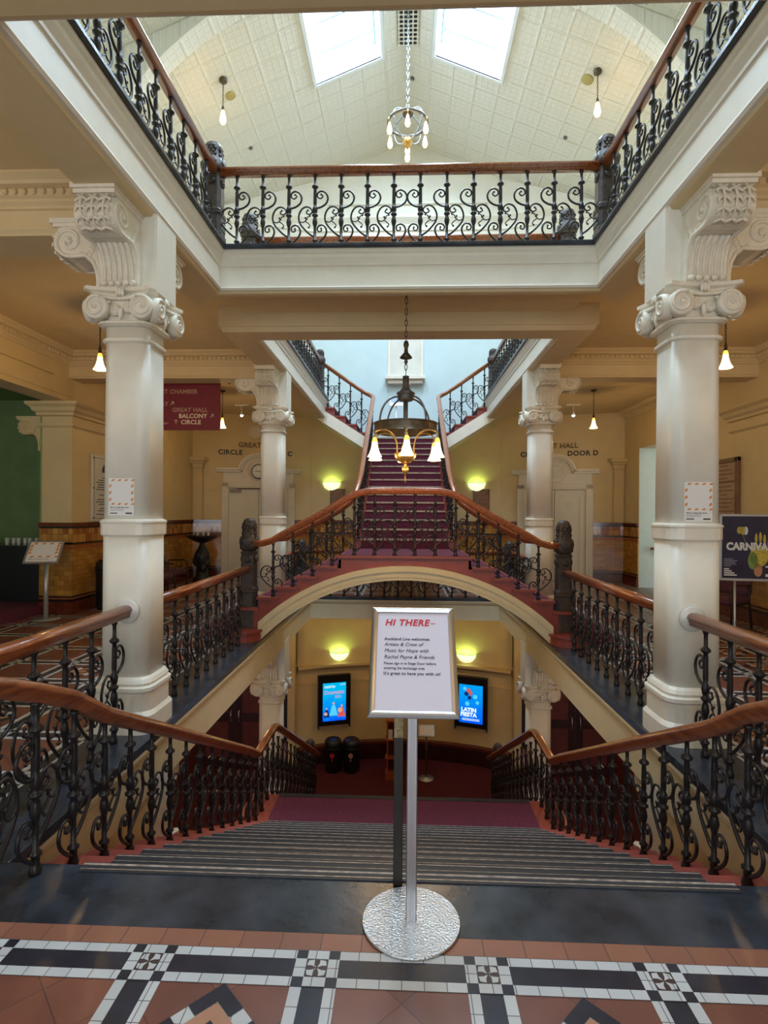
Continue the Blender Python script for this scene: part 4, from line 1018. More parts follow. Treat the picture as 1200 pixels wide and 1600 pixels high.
mb = MB(); mb.box(-0.86, 0.86, 12.40, 14.0, ZM - 0.2, ZM, 'redpaint'); mb.box(-0.84, 0.84, 12.42, 13.98, ZM, ZM + 0.006, 'maroon'); mb.build('landing', st, world=True)
SR = (Z2 - ZM) / 5; ST = 0.255
for s in (-1, 1):
    for i in range(1, 6):
        a = 0.86 + ST * (i - 1); b = a + ST if i < 5 else 2.1; z = ZM + SR * i
        x0, x1 = sorted((s * a, s * b)); mb = MB()
        mb.box(x0, x1, 12.42, 14.0, z - SR - 0.04, z, 'redpaint'); xe = sorted((s * (a - 0.025), s * b)); mb.box(xe[0], xe[1], 12.385, 14.0, z - 0.03, z + 0.001, 'redpaint')
        xm = sorted((s * (a + 0.0), s * b)); mb.box(xm[0], xm[1], 12.55, 13.9, z + 0.001, z + 0.008, 'maroon'); xr = sorted((s * (a - 0.008), s * a)); mb.box(xr[0], xr[1], 12.55, 13.9, z - SR, z - 0.03, 'maroon')
        mb.build('step', st, world=True)
    mb = MB()
    mb.prism([(s * 0.80, ZM - 0.26), (s * 0.80, ZM + 0.02), (s * 2.05, Z2 - 0.13), (s * 2.05, Z2 - 0.42)], 12.36, 12.43, 'paint', 'Y'); mb.build('stringer', st, world=True)
    mb = MB(); mb.prism([(s * 0.80, ZM - 0.24), (s * 0.80, ZM - 0.18), (s * 2.05, Z2 - 0.33), (s * 2.05, Z2 - 0.40)], 12.40, 14.0, 'paint', 'Y'); mb.build('soffit', st, world=True)
mb = MB(); mb.box(-0.86, 0.86, 12.0, 14.0, ZM - 0.30, ZM - 0.20, 'paint'); mb.build('soffit', st, world=True)
for s in (-1, 1):   # wall skirting along the upper side flights
    mb = MB(); mb.prism([(s * 0.6, ZM), (s * 0.6, ZM + 0.22), (s * 0.9, ZM + 0.24), (s * 2.1, Z2 + 0.2), (s * 2.1, Z2)], 13.96, 13.999, 'redpaint', 'Y'); mb.build('wall_string', st, world=True)
# rails running from the rear of the bridge up the central flight and out along the side flights
for s, side in ((-1, 'left'), (1, 'right')):
    xf = 0.73
    pts = [(s * 1.93, BR1 - 0.06, 1.20), (s * 1.78, BR1 - 0.06, 1.21), (s * 1.55, BR1 - 0.06, 1.32), (s * 1.3, BR1 - 0.06, 1.455), (s * 1.08, BR1 - 0.06, 1.575), (s * 0.95, BR1 - 0.05, 1.66), (s * 0.84, BR1 + 0.0, 1.76), (s * 0.765, BR1 + 0.12, 1.88), (s * xf, BR1 + 0.32, 2.05)]
    n = 9
    for i in range(1, n + 1):
        y = BR1 + 0.32 + (11.9 - BR1 - 0.32) * i / n; pts.append((s * (xf - 0.015), y, 2.05 + (4.02 - 2.05) * i / n))
    pts += [(s * 0.715, 12.12, 4.12), (s * 0.73, 12.26, 4.19), (s * 0.79, 12.37, 4.25), (s * 0.90, 12.43, 4.31), (s * 1.1, 12.45, 4.44), (s * 1.86, 12.45, 4.97)]
    bals = []
    for i in range(1, 5):
        x = s * (P0 + TR * i - 0.165); z = RS * (8 - i); bals.append((x, BR1 - 0.06, z, 0, s > 0, 0.76))
    for i in range(1, 15):
        z = 8 * RS + FR * i; y = F0Y + FT * (i - 1) + 0.12
        zr = 2.05 + (4.02 - 2.05) * (y - BR1 - 0.32) / (11.9 - BR1 - 0.32) if y > BR1 + 0.32 else 1.88 + (y - 8.42) * 0.85
        bals.append((s * 0.715, y, z, SY, True, max(0.5, zr - 0.035 - z)))
    for i in range(1, 5):
        x = s * (0.86 + ST * (i - 1) + 0.14); z = ZM + SR * i; bals.append((x, 12.45, z, 0, s < 0, 4.31 + (abs(x) - 0.90) * 0.69 - 0.035 - z))
    balustrade(f'{side} long railing sweeping up the central flight and out along the {side} upper flight', pts, bals)
# upper gallery railings
n = 14
balustrade('top gallery cross railing in front of the skylit roof', [(-1.85, YB + 0.07, zt(Z2) - 0.085), (1.85, YB + 0.07, zt(Z2) - 0.085)], [(-1.68 + 0.2585 * i, YB + 0.07, Z2, 0, i > 6, HB - 0.085) for i in range(n)])
balustrade('far cross railing of the top gallery, thin rail low behind the near one', [(-1.85, YC - 0.07, zt(Z2) - 0.085), (1.85, YC - 0.07, zt(Z2) - 0.085)], [(-1.68 + 0.2585 * i, YC - 0.07, Z2, 0, i > 6, HB - 0.085) for i in range(n)])
for s, side in ((-1, 'left'), (1, 'right')):
    x = s * 1.90
    balustrade(f'{side} near railing of the top gallery, running overhead toward the viewer', [(x, YA + 0.0, zt(Z2) - 0.085), (x, YB + 0.02, zt(Z2) - 0.085)], [(x, 5.13 - 0.262 * i, Z2, SY, True, HB - 0.085) for i in range(10)])
    balustrade(f'{side} far railing of the top gallery beyond the cross beam', [(x, YC, zt(Z2) - 0.085), (x, YD - 0.15, zt(Z2) - 0.085)], [(x, 7.1 + 0.262 * i, Z2, SY, True, HB - 0.085) for i in range(20)])
# rear gallery railing seen under the arch
balustrade('rear gallery railing seen beneath the stair bridge', [(-1.95, YR + 0.08, zt(0)), (1.95, YR + 0.08, zt(0))], [(-1.7 + 0.262 * i, YR + 0.08, 0, 0, i > 6, HB) for i in range(14)])
# ------------------------------------------------------------------ lower foyer
mb = MB(); mb.box(-8, 8, -4, 14.2, ZL - 0.1, ZL, 'redcarpet'); struct(mb.build('floor'))
def apse(x): return 13.0 - 0.105 * x * x
AX = 2.42; n = 16
def apse_run(mb, prof, mt):
    for i in range(n):
        a = -AX + 2 * AX * i / n; b = a + 2 * AX / n
        p, q = (a, apse(a)), (b, apse(b)); d = Vector((q[0] - p[0], q[1] - p[1])).normalized()
        mb.run(prof, p, q, (d.y, -d.x), mt)
mb = MB(); apse_run(mb, [(0, ZL), (0, -0.3), (-0.25, -0.3), (-0.25, ZL)], 'wall'); struct(mb.build('wall_back'))
mb = MB(); apse_run(mb, [(0, ZL), (0.05, ZL), (0.05, ZL + 0.36), (0, ZL + 0.36)], 'darkwood'); apse_run(mb, [(0, ZL + 0.36), (0.07, ZL + 0.36), (0.07, ZL + 0.42), (0.03, ZL + 0.45), (0, ZL + 0.45)], 'darkred'); struct(mb.build('baseboard_back'))
mb = MB(); zc = -1.86
apse_run(mb, [(0, zc), (0.17, zc), (0.17, zc - 0.05), (0.12, zc - 0.09), (0.07, zc - 0.13), (0.05, zc - 0.17), (0, zc - 0.18)], 'wall')
apse_run(mb, [(0, zc - 0.42), (0.03, zc - 0.42), (0.03, zc - 0.45), (0, zc - 0.46)], 'wall')
struct(mb.build('trim_34'))
for s, side in ((-1, 'left'), (1, 'right')):
    mb = MB(); ya = apse(AX)
    x0, x1 = sorted((s * AX, s * (AX + 0.16))); mb.box(x0, x1, ya - 0.25, ya + 0.2, ZL, -1.95, 'wall'); mb.box(x0, x1, ya - 0.25, ya + 0.2, -1.95, -0.3, 'wall')
    x0, x1 = sorted((s * (AX + 0.75), s * 8)); mb.box(x0, x1, ya - 0.1, ya + 0.2, ZL, -0.3, 'darkred')
    x0, x1 = sorted((s * (AX + 0.1), s * (AX + 0.8))); mb.box(x0, x1, ya + 1.3, ya + 1.5, ZL, -0.3, 'black')
    struct(mb.build('wall_back'))
    mb = MB()        # small arch over the side passage
    cx = s * (AX + 0.46)
    for i in range(10):
        a, b = R(180 * i / 10), R(180 * (i + 1) / 10)
        for r0, r1, yy in ((0.34, 0.40, ya - 0.30), (0.40, 0.46, ya - 0.27)):
            mb.prism([(cx + r0 * math.cos(a), -1.8 + r0 * math.sin(a) * 1.5), (cx + r1 * math.cos(a), -1.8 + r1 * math.sin(a) * 1.45), (cx + r1 * math.cos(b), -1.8 + r1 * math.sin(b) * 1.45), (cx + r0 * math.cos(b), -1.8 + r0 * math.sin(b) * 1.5)], yy, ya - 0.1, 'wall', 'Y')
    mb.box(cx - 0.46, cx + 0.46, ya - 0.1, ya, -1.8, -0.3, 'wall')
    struct(mb.build('trim_35'))
    mb = MB(); x0, x1 = sorted((s * 4.6, s * 4.8)); mb.box(x0, x1, -4, 13.0, ZL, -0.3, 'darkred')
    struct(mb.build('wall_left' if s < 0 else 'wall_right'))
    # red double doors facing the viewer beyond the lower column
    d = bpy.data.objects.new('door_1', None); COL.objects.link(d); d['kind'] = 'structure'; d.location = (s * 3.78, ya - 0.1, ZL)
    mb = MB(); mb.box(-0.90, -0.80, -0.05, 0, 0, 2.75, 'darkwood'); mb.box(0.80, 0.90, -0.05, 0, 0, 2.75, 'darkwood'); mb.box(-0.90, 0.90, -0.05, 0, 2.65, 2.78, 'darkwood'); mb.build('door_frame', d)
    for t_ in (-1, 1):
        mb = MB(); x0, x1 = sorted((t_ * 0.01, t_ * 0.80)); mb.box(x0, x1, -0.03, 0, 0.01, 2.65, 'darkwood')
        for z0, z1 in ((0.25, 1.05), (1.25, 2.45)):
            a, b = sorted((t_ * 0.16, t_ * 0.68)); mb.box(a, b, -0.045, -0.03, z0, z1, 'darkred')
        lf = mb.build('door_leaf', d, bevel=0.005)
        mb = MB(); hx = t_ * 0.09; mb.tube([(hx, -0.03, 1.05), (hx, -0.09, 1.07), (hx, -0.09, 1.30), (hx, -0.03, 1.32)], 0.014, 'alu', 8); mb.build('handle', lf)
# side doors in the aisles
for s in (-1, 1):
    for y in (5.2, 7.4, 9.6):
        d = bpy.data.objects.new('door_2', None); COL.objects.link(d); d['kind'] = 'structure'; d.location = (s * 4.6, y, ZL); d.rotation_euler = (0, 0, R(90) * s)
        mb = MB(); mb.box(-0.7, 0.7, 0.0, 0.04, 0, 2.5, 'darkwood')
        for a in (-0.55, 0.08):
            for z0, z1 in ((0.25, 1.0), (1.2, 2.3)): mb.box(a, a + 0.47, 0.0 + 0.04, 0.06, z0, z1, 'darkred')
        mb.build('door_leaf', d)

# lit poster screens
def screen(x, label, mt, flip):
    y = apse(x) - 0.10; rt = thing('poster_screen', label, 'screen', (x, y, -2.70), math.atan(-0.21 * x) )
    mb = MB(); mb.box(-0.36, 0.36, -0.03, 0.10, -0.565, 0.565, 'black'); mb.build('housing', rt, bevel=0.01)
    mb = MB(); mb.box(-0.27, 0.27, -0.034, -0.029, -0.46, 0.41, M[mt]); mb.build('display', rt)
    mb = MB(); mb.box(-0.375, -0.355, -0.05, 0.10, -0.63, 0.575, 'black'); mb.box(0.355, 0.375, -0.05, 0.10, -0.63, 0.575, 'black'); mb.box(-0.375, 0.375, -0.05, 0.10, 0.565, 0.585, 'black'); mb.build('hood', rt)
    return rt
rt = screen(-1.60, 'lit poster screen on the left curved wall showing performers and the word Dramatic', 'screen_a', 1)
text('nztrio', 0.105, 'e_white', rt, (-0.235, -0.0360, 0.30), bold=0.001); text('Dramatic', 0.125, 'e_pink', rt, (-0.24, -0.0360, 0.155), bold=0.002); text('2021', 0.09, 'e_pink', rt, (0.0, -0.0360, 0.06)); text('DATES', 0.04, 'e_white', rt, (0.13, -0.0360, 0.35))
mb = MB()
for x, z, r, c1, c2 in ((-0.18, -0.20, 0.7, 'e_dark', 'e_skin'), (-0.02, -0.10, 1.0, 'e_blue', 'e_skin'), (0.17, -0.16, 0.9, 'e_red', 'e_skin')):
    mb.prism([(x - 0.035 * r, z), (x + 0.035 * r, z), (x + 0.10 * r, z - 0.24 * r), (x - 0.10 * r, z - 0.24 * r)], -0.0385, -0.0345, c1, 'Y')
    mb.lathe([(0.001, -0.0005), (0.028 * r, -0.0005), (0.028 * r, 0.004)], c2, (x, -0.0385, z + 0.04 * r), 14, False, 'Y')
mb.lathe([(0.001, -0.0005), (0.055, -0.0005), (0.055, 0.004)], 'e_skin', (0.13, -0.040, -0.22), 14, False, 'Y'); mb.lathe([(0.001, -0.0005), (0.04, -0.0005), (0.04, 0.004)], 'e_skin', (-0.2, -0.040, -0.29), 14, False, 'Y')
mb.build('printed_figures', rt)
rt = screen(1.54, 'lit poster screen on the right curved wall, half behind the silver sign', 'screen_b', 1)
text('LATIN', 0.125, 'e_white', rt, (-0.22, -0.0360, -0.20), bold=0.006); text('FIESTA', 0.125, 'e_white', rt, (-0.235, -0.0360, -0.31), bold=0.006)
mb = MB()
for x, z, r, c in ((-0.05, 0.28, 0.05, 'e_red'), (0.0, 0.22, 0.04, 'e_red'), (-0.10, 0.2, 0.05, 'e_dark'), (-0.03, 0.12, 0.045, 'e_dark'), (-0.14, 0.32, 0.04, 'e_blue'), (0.10, 0.15, 0.05, 'e_blue'), (0.15, 0.02, 0.04, 'e_blue'), (-0.08, -0.02, 0.05, 'e_blue')):
    mb.lathe([(0.001, -0.0005), (r, -0.0005), (r, 0.004)], c, (x, -0.0385, z), 12, False, 'Y')
for z in (-0.37, -0.40): mb.box(-0.2, 0.2, -0.037, -0.0345, z, z + 0.012, 'e_white')
mb.build('printed_figures', rt)

# green bowl wall lights
def sconce(x, y, z, rz_, label, power, w=0.22):
    rt = thing('wall_light', label, 'wall light', (x, y, z), rz_, None)
    mb = MB(); seg = 20; rings = 8; vs = []; fs = []
    for i in range(rings + 1):
        t_ = PI / 2 * i / rings
        for k_ in range(seg + 1):
            a = PI + PI * k_ / seg; vs.append((w * math.cos(t_) * math.cos(a), 0.8 * w * math.cos(t_) * math.sin(a), -w * 0.95 * math.sin(t_)))
    for i in range(rings):
        for k_ in range(seg):
            a = i * (seg + 1) + k_; fs.append((a, a + 1, a + seg + 2, a + seg + 1))
    mb.add(vs, fs, 'greenglass', True); mb.build('bowl', rt)
    mb = MB(); pts = [(w * math.cos(PI + PI * k_ / 20), 0.8 * w * math.sin(PI + PI * k_ / 20), 0.0) for k_ in range(21)]; mb.tube(pts, 0.012, 'greenrim', 6); mb.build('rim', rt)
    mb = MB(); mb.box(-0.05, 0.05, -0.03, 0.01, -0.12, -0.02, 'brass'); mb.build('bracket', rt)
    l = point('wall_light_lamp', (0, -0.09, -0.05), power, (0.72, 1.0, 0.34), 0.03); l.parent = rt
sconce(-1.50, apse(1.5) - 0.02, -1.60, R(15), 'left glowing green bowl light on the lower curved wall', 3)
sconce(1.44, apse(1.44) - 0.02, -1.60, R(-15), 'right glowing green bowl light on the lower curved wall', 3)
sconce(-1.87, 13.97, 2.40, 0, 'left glowing green bowl light under the upper side flight', 2.5)
sconce(1.80, 13.97, 2.40, 0, 'right glowing green bowl light under the upper side flight', 2.5)

# bins
def bin_(x, y, z, label, emblem, r=0.19, h=0.72):
    rt = thing('litter_bin', label, 'bin', (x, y, z))
    mb = MB(); mb.lathe([(r * 0.88, 0.0), (r * 0.95, 0.04), (r, h * 0.72), (r * 1.03, h * 0.74), (r * 1.03, h * 0.78)], 'black', seg=24); mb.build('body', rt)
    mb = MB(); mb.lathe([(r * 1.04, h * 0.78), (r * 1.04, h * 0.84), (r * 0.98, h * 0.93), (r * 0.75, h * 0.99), (0.001, h)], 'black', seg=24); mb.build('lid', rt)
    if emblem:
        mb = MB(); mb.lathe([(0.001, -0.004), (0.025, -0.004), (0.025, 0.0)], emblem, (0, -r * 0.80, h * 0.90), 12, False, 'Y'); mb.build('lid_emblem', rt)
        mb = MB(); mb.lathe([(0.045, -0.006), (0.051, -0.006), (0.051, 0.002), (0.045, 0.002)], emblem, (0, -r * 0.99, h * 0.56), 14, False, 'Y'); mb.box(-0.008, 0.008, -r * 1.02, -r * 0.98, h * 0.38, h * 0.5, emblem); mb.ball((0, -r * 1.0, h * 0.56), 0.02, emblem, 8, (1, 0.2, 1)); mb.build('body_emblem', rt)
bin_(-1.57, 12.28, ZL, 'left of two black bins on the lower foyer carpet, red emblem', 'redink'); bin_(-1.16, 12.30, ZL, 'right of two black bins on the lower foyer carpet, cream emblem', 'signtan')
bin_(-4.93, 8.95, 0, 'black bin against the tiled pier behind the near left column', None, 0.17, 0.82)
# brochure stand and small sign in the lower foyer
rt = thing('brochure_stand', 'orange wooden brochure stand in the lower foyer behind the dark post', 'brochure stand', (-0.22, 12.0, ZL))
mb = MB(); mb.box(-0.17, 0.17, -0.14, 0.14, 0, 0.16, 'orangewood'); mb.build('base', rt)
for s in (-1, 1):
    mb = MB(); x0, x1 = sorted((s * 0.14, s * 0.11)); mb.box(x0, x1, -0.08, 0.08, 0.16, 1.25, 'orangewood'); mb.build('side_panel', rt)
for z in (0.45, 0.85, 1.25):
    mb = MB(); mb.box(-0.17, 0.17, -0.12, 0.10, z, z + 0.03, 'orangewood'); mb.build('shelf', rt)
mb = MB(); mb.box(-0.11, 0.11, 0.06, 0.08, 0.16, 1.25, 'darkred'); mb.build('back_panel', rt)
for x in (-0.06, 0.06):
    o = MB(); o.box(x - 0.045, x + 0.045, -0.09, -0.07, 0.881, 1.08, 'white'); tag(o.build('leaflet'), 'white leaflet on the middle shelf of the orange brochure stand', 'leaflet', 'leaflets on the brochure stand').location = (-0.22, 12.0, ZL)
rt = thing('sign_stand', 'small low sign stand in the lower foyer right of the silver pole', 'sign stand', (0.50, 12.0, ZL))
mb = MB(); mb.lathe([(0.17, 0.0), (0.17, 0.012), (0.02, 0.03), (0.015, 0.04)], 'aludull', seg=24); mb.build('base', rt)
mb = MB(); mb.lathe([(0.016, 0.02), (0.016, 0.98)], 'bronze', seg=10); mb.build('pole', rt)
mb = MB(); mb.T = Matrix.Translation((0, -0.02, 1.05)) @ Matrix.Rotation(R(-35), 4, 'X'); mb.box(-0.17, 0.17, -0.01, 0.01, -0.12, 0.12, 'aludull'); mb.box(-0.145, 0.145, -0.013, -0.009, -0.095, 0.095, 'white'); mb.build('board', rt)

# ------------------------------------------------------------------ doors of this level on the canted walls
def hall_door(s):
    d = bpy.data.objects.new('door_3', None); COL.objects.link(d); d['kind'] = 'structure'
    p = cp(s, 1.31); d.location = (p[0], p[1], 0); d.rotation_euler = (0, 0, -s * CA)
    mb = MB()
    for t_ in (-1, 1):
        x0, x1 = sorted((t_ * 0.89, t_ * 0.72)); mb.box(x0, x1, -0.05, 0, 0, 2.35, 'door'); x0, x1 = sorted((t_ * 0.76, t_ * 0.72)); mb.box(x0, x1, -0.07, 0, 0, 2.28, 'door')
    mb.box(-0.89, 0.89, -0.05, 0, 2.24, 2.36, 'door'); mb.box(-0.76, 0.76, -0.07, 0, 2.22, 2.27, 'door'); mb.box(-0.86, 0.86, -0.03, 0, 2.36, 2.62, 'door')
    mb.build('architrave', d, bevel=0.006)
    mb = MB(); C = [(0, 2.62), (0.14, 2.62), (0.14, 2.66), (0.08, 2.60), (0.0, 2.56)]
    for t_ in (-1, 1):
        x0, x1 = sorted((t_ * 1.02, t_ * 0.44)); mb.box(x0, x1, -0.15, 0, 2.66, 2.71, 'door'); mb.box(x0, x1, -0.10, 0, 2.61, 2.66, 'door')
    for i in range(14):
        a, b = R(180 * i / 14), R(180 * (i + 1) / 14)
        for r0, r1, yy in ((0.44, 0.50, -0.15), (0.385, 0.44, -0.10)):
            mb.prism([(r0 * math.cos(a), 2.66 + r0 * math.sin(a) * 0.86), (r1 * math.cos(a), 2.66 + r1 * math.sin(a) * 0.86), (r1 * math.cos(b), 2.66 + r1 * math.sin(b) * 0.86), (r0 * math.cos(b), 2.66 + r0 * math.sin(b) * 0.86)], yy, 0, 'door', 'Y')
    mb.prism([(0.40 * math.cos(R(180 * i / 14)), 2.60 + 0.40 * math.sin(R(180 * i / 14))) for i in range(15)], -0.03, 0, 'door', 'Y')
    mb.lathe([(0.23, -0.045), (0.25, -0.05), (0.27, -0.045), (0.27, 0.0), (0.23, 0.0)], 'door', (0, 0, 2.66), 28, True, 'Y'); mb.lathe([(0.001, -0.06), (0.12, -0.055), (0.22, -0.035), (0.23, -0.02)], 'door', (0, 0, 2.66), 28, True, 'Y')
    mb.build('pediment', d)
    for t_ in (-1, 1):
        mb = MB(); x0, x1 = sorted((t_ * 0.006, t_ * 0.715)); mb.box(x0, x1, -0.025, 0.0, 0.01, 2.21, 'door')
        for z0, z1 in ((0.15, 0.72), (0.84, 1.58), (1.70, 2.08)):
            a, b = sorted((t_ * 0.13, t_ * 0.60))
            for q in ((a, b, z0, z0 + 0.02), (a, b, z1 - 0.02, z1), (a, a + 0.02, z0, z1), (b - 0.02, b, z0, z1)): mb.box(q[0], q[1], -0.048, -0.025, q[2], q[3], 'door')
            mb.box(a + 0.05, b - 0.05, -0.030, -0.025, z0 + 0.05, z1 - 0.05, 'door')
        lf = mb.build('door_leaf', d)
        mb = MB(); mb.ball((t_ * 0.07, -0.06, 1.02), 0.03, 'brass', 10); mb.box(t_ * 0.07 - 0.02, t_ * 0.07 + 0.02, -0.03, -0.02, 0.92, 1.12, 'brass'); mb.build('handle', lf)
    if s < 0:
        mb = MB(); mb.box(-0.70, -0.42, -0.08, -0.025, 2.10, 2.19, 'bronze'); mb.tube([(-0.55, -0.05, 2.19), (-0.2, -0.12, 2.2), (0.02, -0.05, 2.21)], 0.012, 'bronze', 6); mb.build('door_closer', d)
    mb = MB(); mb.box(-0.004, 0.004, -0.03, 0.001, 0, 2.2, 'black'); mb.build('door_gap', d)
    return d
for s in (-1, 1): hall_door(s)
# clock on the left pediment
p = cp(-1, 1.31, 0.16)
rt = thing('wall_clock', 'round black rimmed wall clock in the arched pediment above the left door', 'clock', (p[0], p[1], 2.63), CA)
mb = MB(); mb.lathe([(0.165, 0.05), (0.180, 0.03), (0.180, -0.01), (0.163, -0.02), (0.160, 0.0)], 'black', (0, 0, 0), 32, True, 'Y'); mb.build('rim', rt)
mb = MB(); mb.lathe([(0.001, -0.005), (0.162, -0.005), (0.162, 0.02)], 'clockface', (0, 0, 0), 32, False, 'Y'); mb.build('face', rt)
mb = MB()
for i in range(12):
    a = R(30 * i); c_, s_ = math.cos(a), math.sin(a)
    mb.tube([(0.125 * c_, -0.008, 0.125 * s_), (0.148 * c_, -0.008, 0.148 * s_)], 0.005, 'ink', 4)
mb.build('hour_marks', rt)
for a, l, w in ((8, 0.12, 0.005), (172, 0.085, 0.007)):
    mb = MB(); mb.tube([(0, -0.014, 0), (l * math.cos(R(a)), -0.014, l * math.sin(R(a)))], w, 'ink', 4); mb.build('hand', rt)
# lettering above the doors
for s, dr in ((-1, 'C'), (1, 'D')):
    p = cp(s, 1.31, 0.0)
    rt = thing('wall_lettering', f'raised letters GREAT HALL CIRCLE DOOR {dr} above the {"left" if s < 0 else "right"} door', 'lettering', (p[0], p[1], 0), -s * CA)
    text('GREAT HALL', 0.170, 'brownink', rt, (0.02, -0.012, 3.24), bold=0.004, ext=0.01, align='CENTER', space=1.08)
    text('CIRCLE', 0.165, 'darkletter', rt, (-0.98 if s < 0 else -0.82, -0.012, 3.05), bold=0.005, ext=0.01, align='LEFT', space=1.1)
    text('DOOR ' + dr, 0.165, 'darkletter', rt, (1.0 if s > 0 else 0.82, -0.012, 3.05), bold=0.005, ext=0.01, align='RIGHT', space=1.1)
for i, (off, z) in enumerate(((-0.10, 3.62), (0.28, 3.60))):
    p = cp(-1, 1.31 - off, 0.0); rt = thing('speaker', ['left round cream ceiling-height speaker above the clock door', 'right round cream speaker above the clock door, partly behind the column'][i], 'speaker', (p[0], p[1], z), CA)
    mb = MB(); mb.lathe([(0.15, 0.0), (0.17, -0.01), (0.17, -0.05), (0.15, -0.055), (0.14, -0.045)], 'door', (0, 0, 0), 24, True, 'Y'); mb.build('rim', rt)
    mb = MB(); mb.lathe([(0.001, -0.03), (0.14, -0.04), (0.145, -0.02)], 'wall', (0, 0, 0), 24, True, 'Y'); mb.build('grille', rt)
# framed prints under the wall lights
for x, z, w, h, lb in ((-1.72, 1.93, 0.19, 0.30, 'dark framed print below the left upper green wall light'), (1.92, 1.92, 0.21, 0.32, 'brown framed print below the right upper green wall light')):
    rt = thing('framed_print', lb, 'picture', (x, 13.97, z))
    mb = MB(); 
    for q in ((-w, w, -h, -h + 0.035), (-w, w, h - 0.035, h), (-w, -w + 0.035, -h, h), (w - 0.035, w, -h, h)): mb.box(q[0], q[1], -0.03, 0.015, q[2], q[3], 'plaqueframe')
    mb.build('frame', rt); mb = MB(); mb.box(-w + 0.03, w - 0.03, -0.012, 0.014, -h + 0.03, h - 0.03, 'mapprint'); mb.build('print', rt)
# stand with a notice on the half landing
rt = thing('sign_stand', 'white notice stand on the half landing below the wall niche', 'sign stand', (-0.22, 12.85, ZM + 0.007))
mb = MB(); mb.lathe([(0.15, 0.0), (0.15, 0.012), (0.03, 0.02)], 'white', seg=20); mb.build('base', rt)
mb = MB(); mb.lathe([(0.018, 0.015), (0.018, 0.85)], 'white', seg=10); mb.build('pole', rt)
mb = MB(); mb.T = Matrix.Translation((0, -0.01, 0.97)) @ Matrix.Rotation(R(-25), 4, 'X'); mb.box(-0.15, 0.15, -0.01, 0.01, -0.13, 0.13, 'white'); mb.box(-0.13, 0.13, -0.013, -0.01, -0.04, 0.11, 'glazingbar'); mb.build('board', rt)

# ------------------------------------------------------------------ foreground sign on its stand
rt = thing('sign_stand', 'silver sign on a pole with round hammered base, reading HI THERE', 'sign stand', (0.035, 2.16, 0.003))
mb = MB(); mb.lathe([(0.190, 0.0), (0.192, 0.004), (0.190, 0.009), (0.001, 0.010)], 'hammered', seg=48, smooth=False); mb.build('base', rt)
mb = MB(); 
prof = [(-0.020, -0.013), (0.020, -0.013), (0.020, 0.013), (-0.020, 0.013)]
loft(mb, [([(-0.021, -0.010), (-0.017, -0.014), (-0.009, -0.014), (-0.008, -0.011), (-0.003, -0.011), (-0.002, -0.014), (0.002, -0.014), (0.003, -0.011), (0.008, -0.011), (0.009, -0.014), (0.017, -0.014), (0.021, -0.010), (0.021, 0.012), (-0.021, 0.012)], z) for z in (0.009, 1.02)], 'alu')
mb.build('pole', rt)
rt2 = bpy.data.objects.new('board', None); COL.objects.link(rt2); rt2.parent = rt; rt2.location = (0.0, -0.05, 1.040); rt2.rotation_euler = (R(-39), 0, 0)
bw, bh = 0.165, 0.222; fw_ = 0.026
mb = MB(); mb.box(-bw + 0.01, bw - 0.01, -0.002, 0.004, -bh + 0.01, bh - 0.01, 'paper'); mb.build('poster', rt2)
def snap(mb, x0, x1, z0, z1, w, mt):   # mitred rounded snap frame
    P = [(0, 0.006), (0, -0.004), (w * 0.3, -0.012), (w * 0.55, -0.013), (w * 0.85, -0.008), (w, -0.003), (w, 0.006)]
    cor = [((x0, z0), (1, 1)), ((x1, z0), (-1, 1)), ((x1, z1), (-1, -1)), ((x0, z1), (1, -1))]
    for i in range(4):
        (a, da), (b, db) = cor[i], cor[(i + 1) % 4]
        vs = [(a[0] + da[0] * o_, y_, a[1] + da[1] * o_) for o_, y_ in P] + [(b[0] + db[0] * o_, y_, b[1] + db[1] * o_) for o_, y_ in P]
        n_ = len(P); mb.add(vs, [(j, j + n_, (j + 1) % n_ + n_, (j + 1) % n_) for j in range(n_)], mt)
mb = MB(); snap(mb, -bw, bw, -bh, bh, fw_, 'alu'); mb.build('frame', rt2)
L = -0.112
def T(s, z, size, mt, bold=0.0, shear=0.0, **k): return text(s, size, mt, rt2, (L, -0.0035, z - 0.008), bold=bold, shear=shear, ext=0.0003, **k)
T('HI THERE', 0.150, 0.0385, 'redink', 0.0011, 0.22, space=1.10)
text('–', 0.0385, 'redink', rt2, (0.070, -0.0035, 0.142), ext=0.0003)
T('Auckland Live welcomes', 0.086, 0.0170, 'ink', 0.00022, 0, space=1.04)
T('Artists & Crew of', 0.062, 0.0205, 'ink', 0.0, 0.25); T('Music for Hope with', 0.036, 0.0205, 'ink', 0.0, 0.25); T('Rachel Payne & Friends', 0.010, 0.0205, 'ink', 0.0, 0.25)
T('Please sign in at Stage Door before', -0.014, 0.0140, 'ink', 0.0001, 0); T('entering the backstage area', -0.033, 0.0140, 'ink', 0.0001, 0)
T('It\u2019s great to have you with us!', -0.055, 0.0170, 'ink', 0.00022, 0, space=1.04)
# dark post right behind it
rt = thing('barrier_post', 'black painted post with a worn brass coloured top, behind the silver sign pole', 'post', (-0.020, 2.385, 0.002))
mb = MB(); mb.box(-0.020, 0.020, -0.020, 0.020, 0, 0.635, 'blackmatte'); mb.build('post', rt, bevel=0.003)
mb = MB(); mb.box(-0.0205, 0.0205, -0.0205, 0.0205, 0.635, 0.80, 'tarnish'); mb.build('top_sleeve', rt, bevel=0.003)

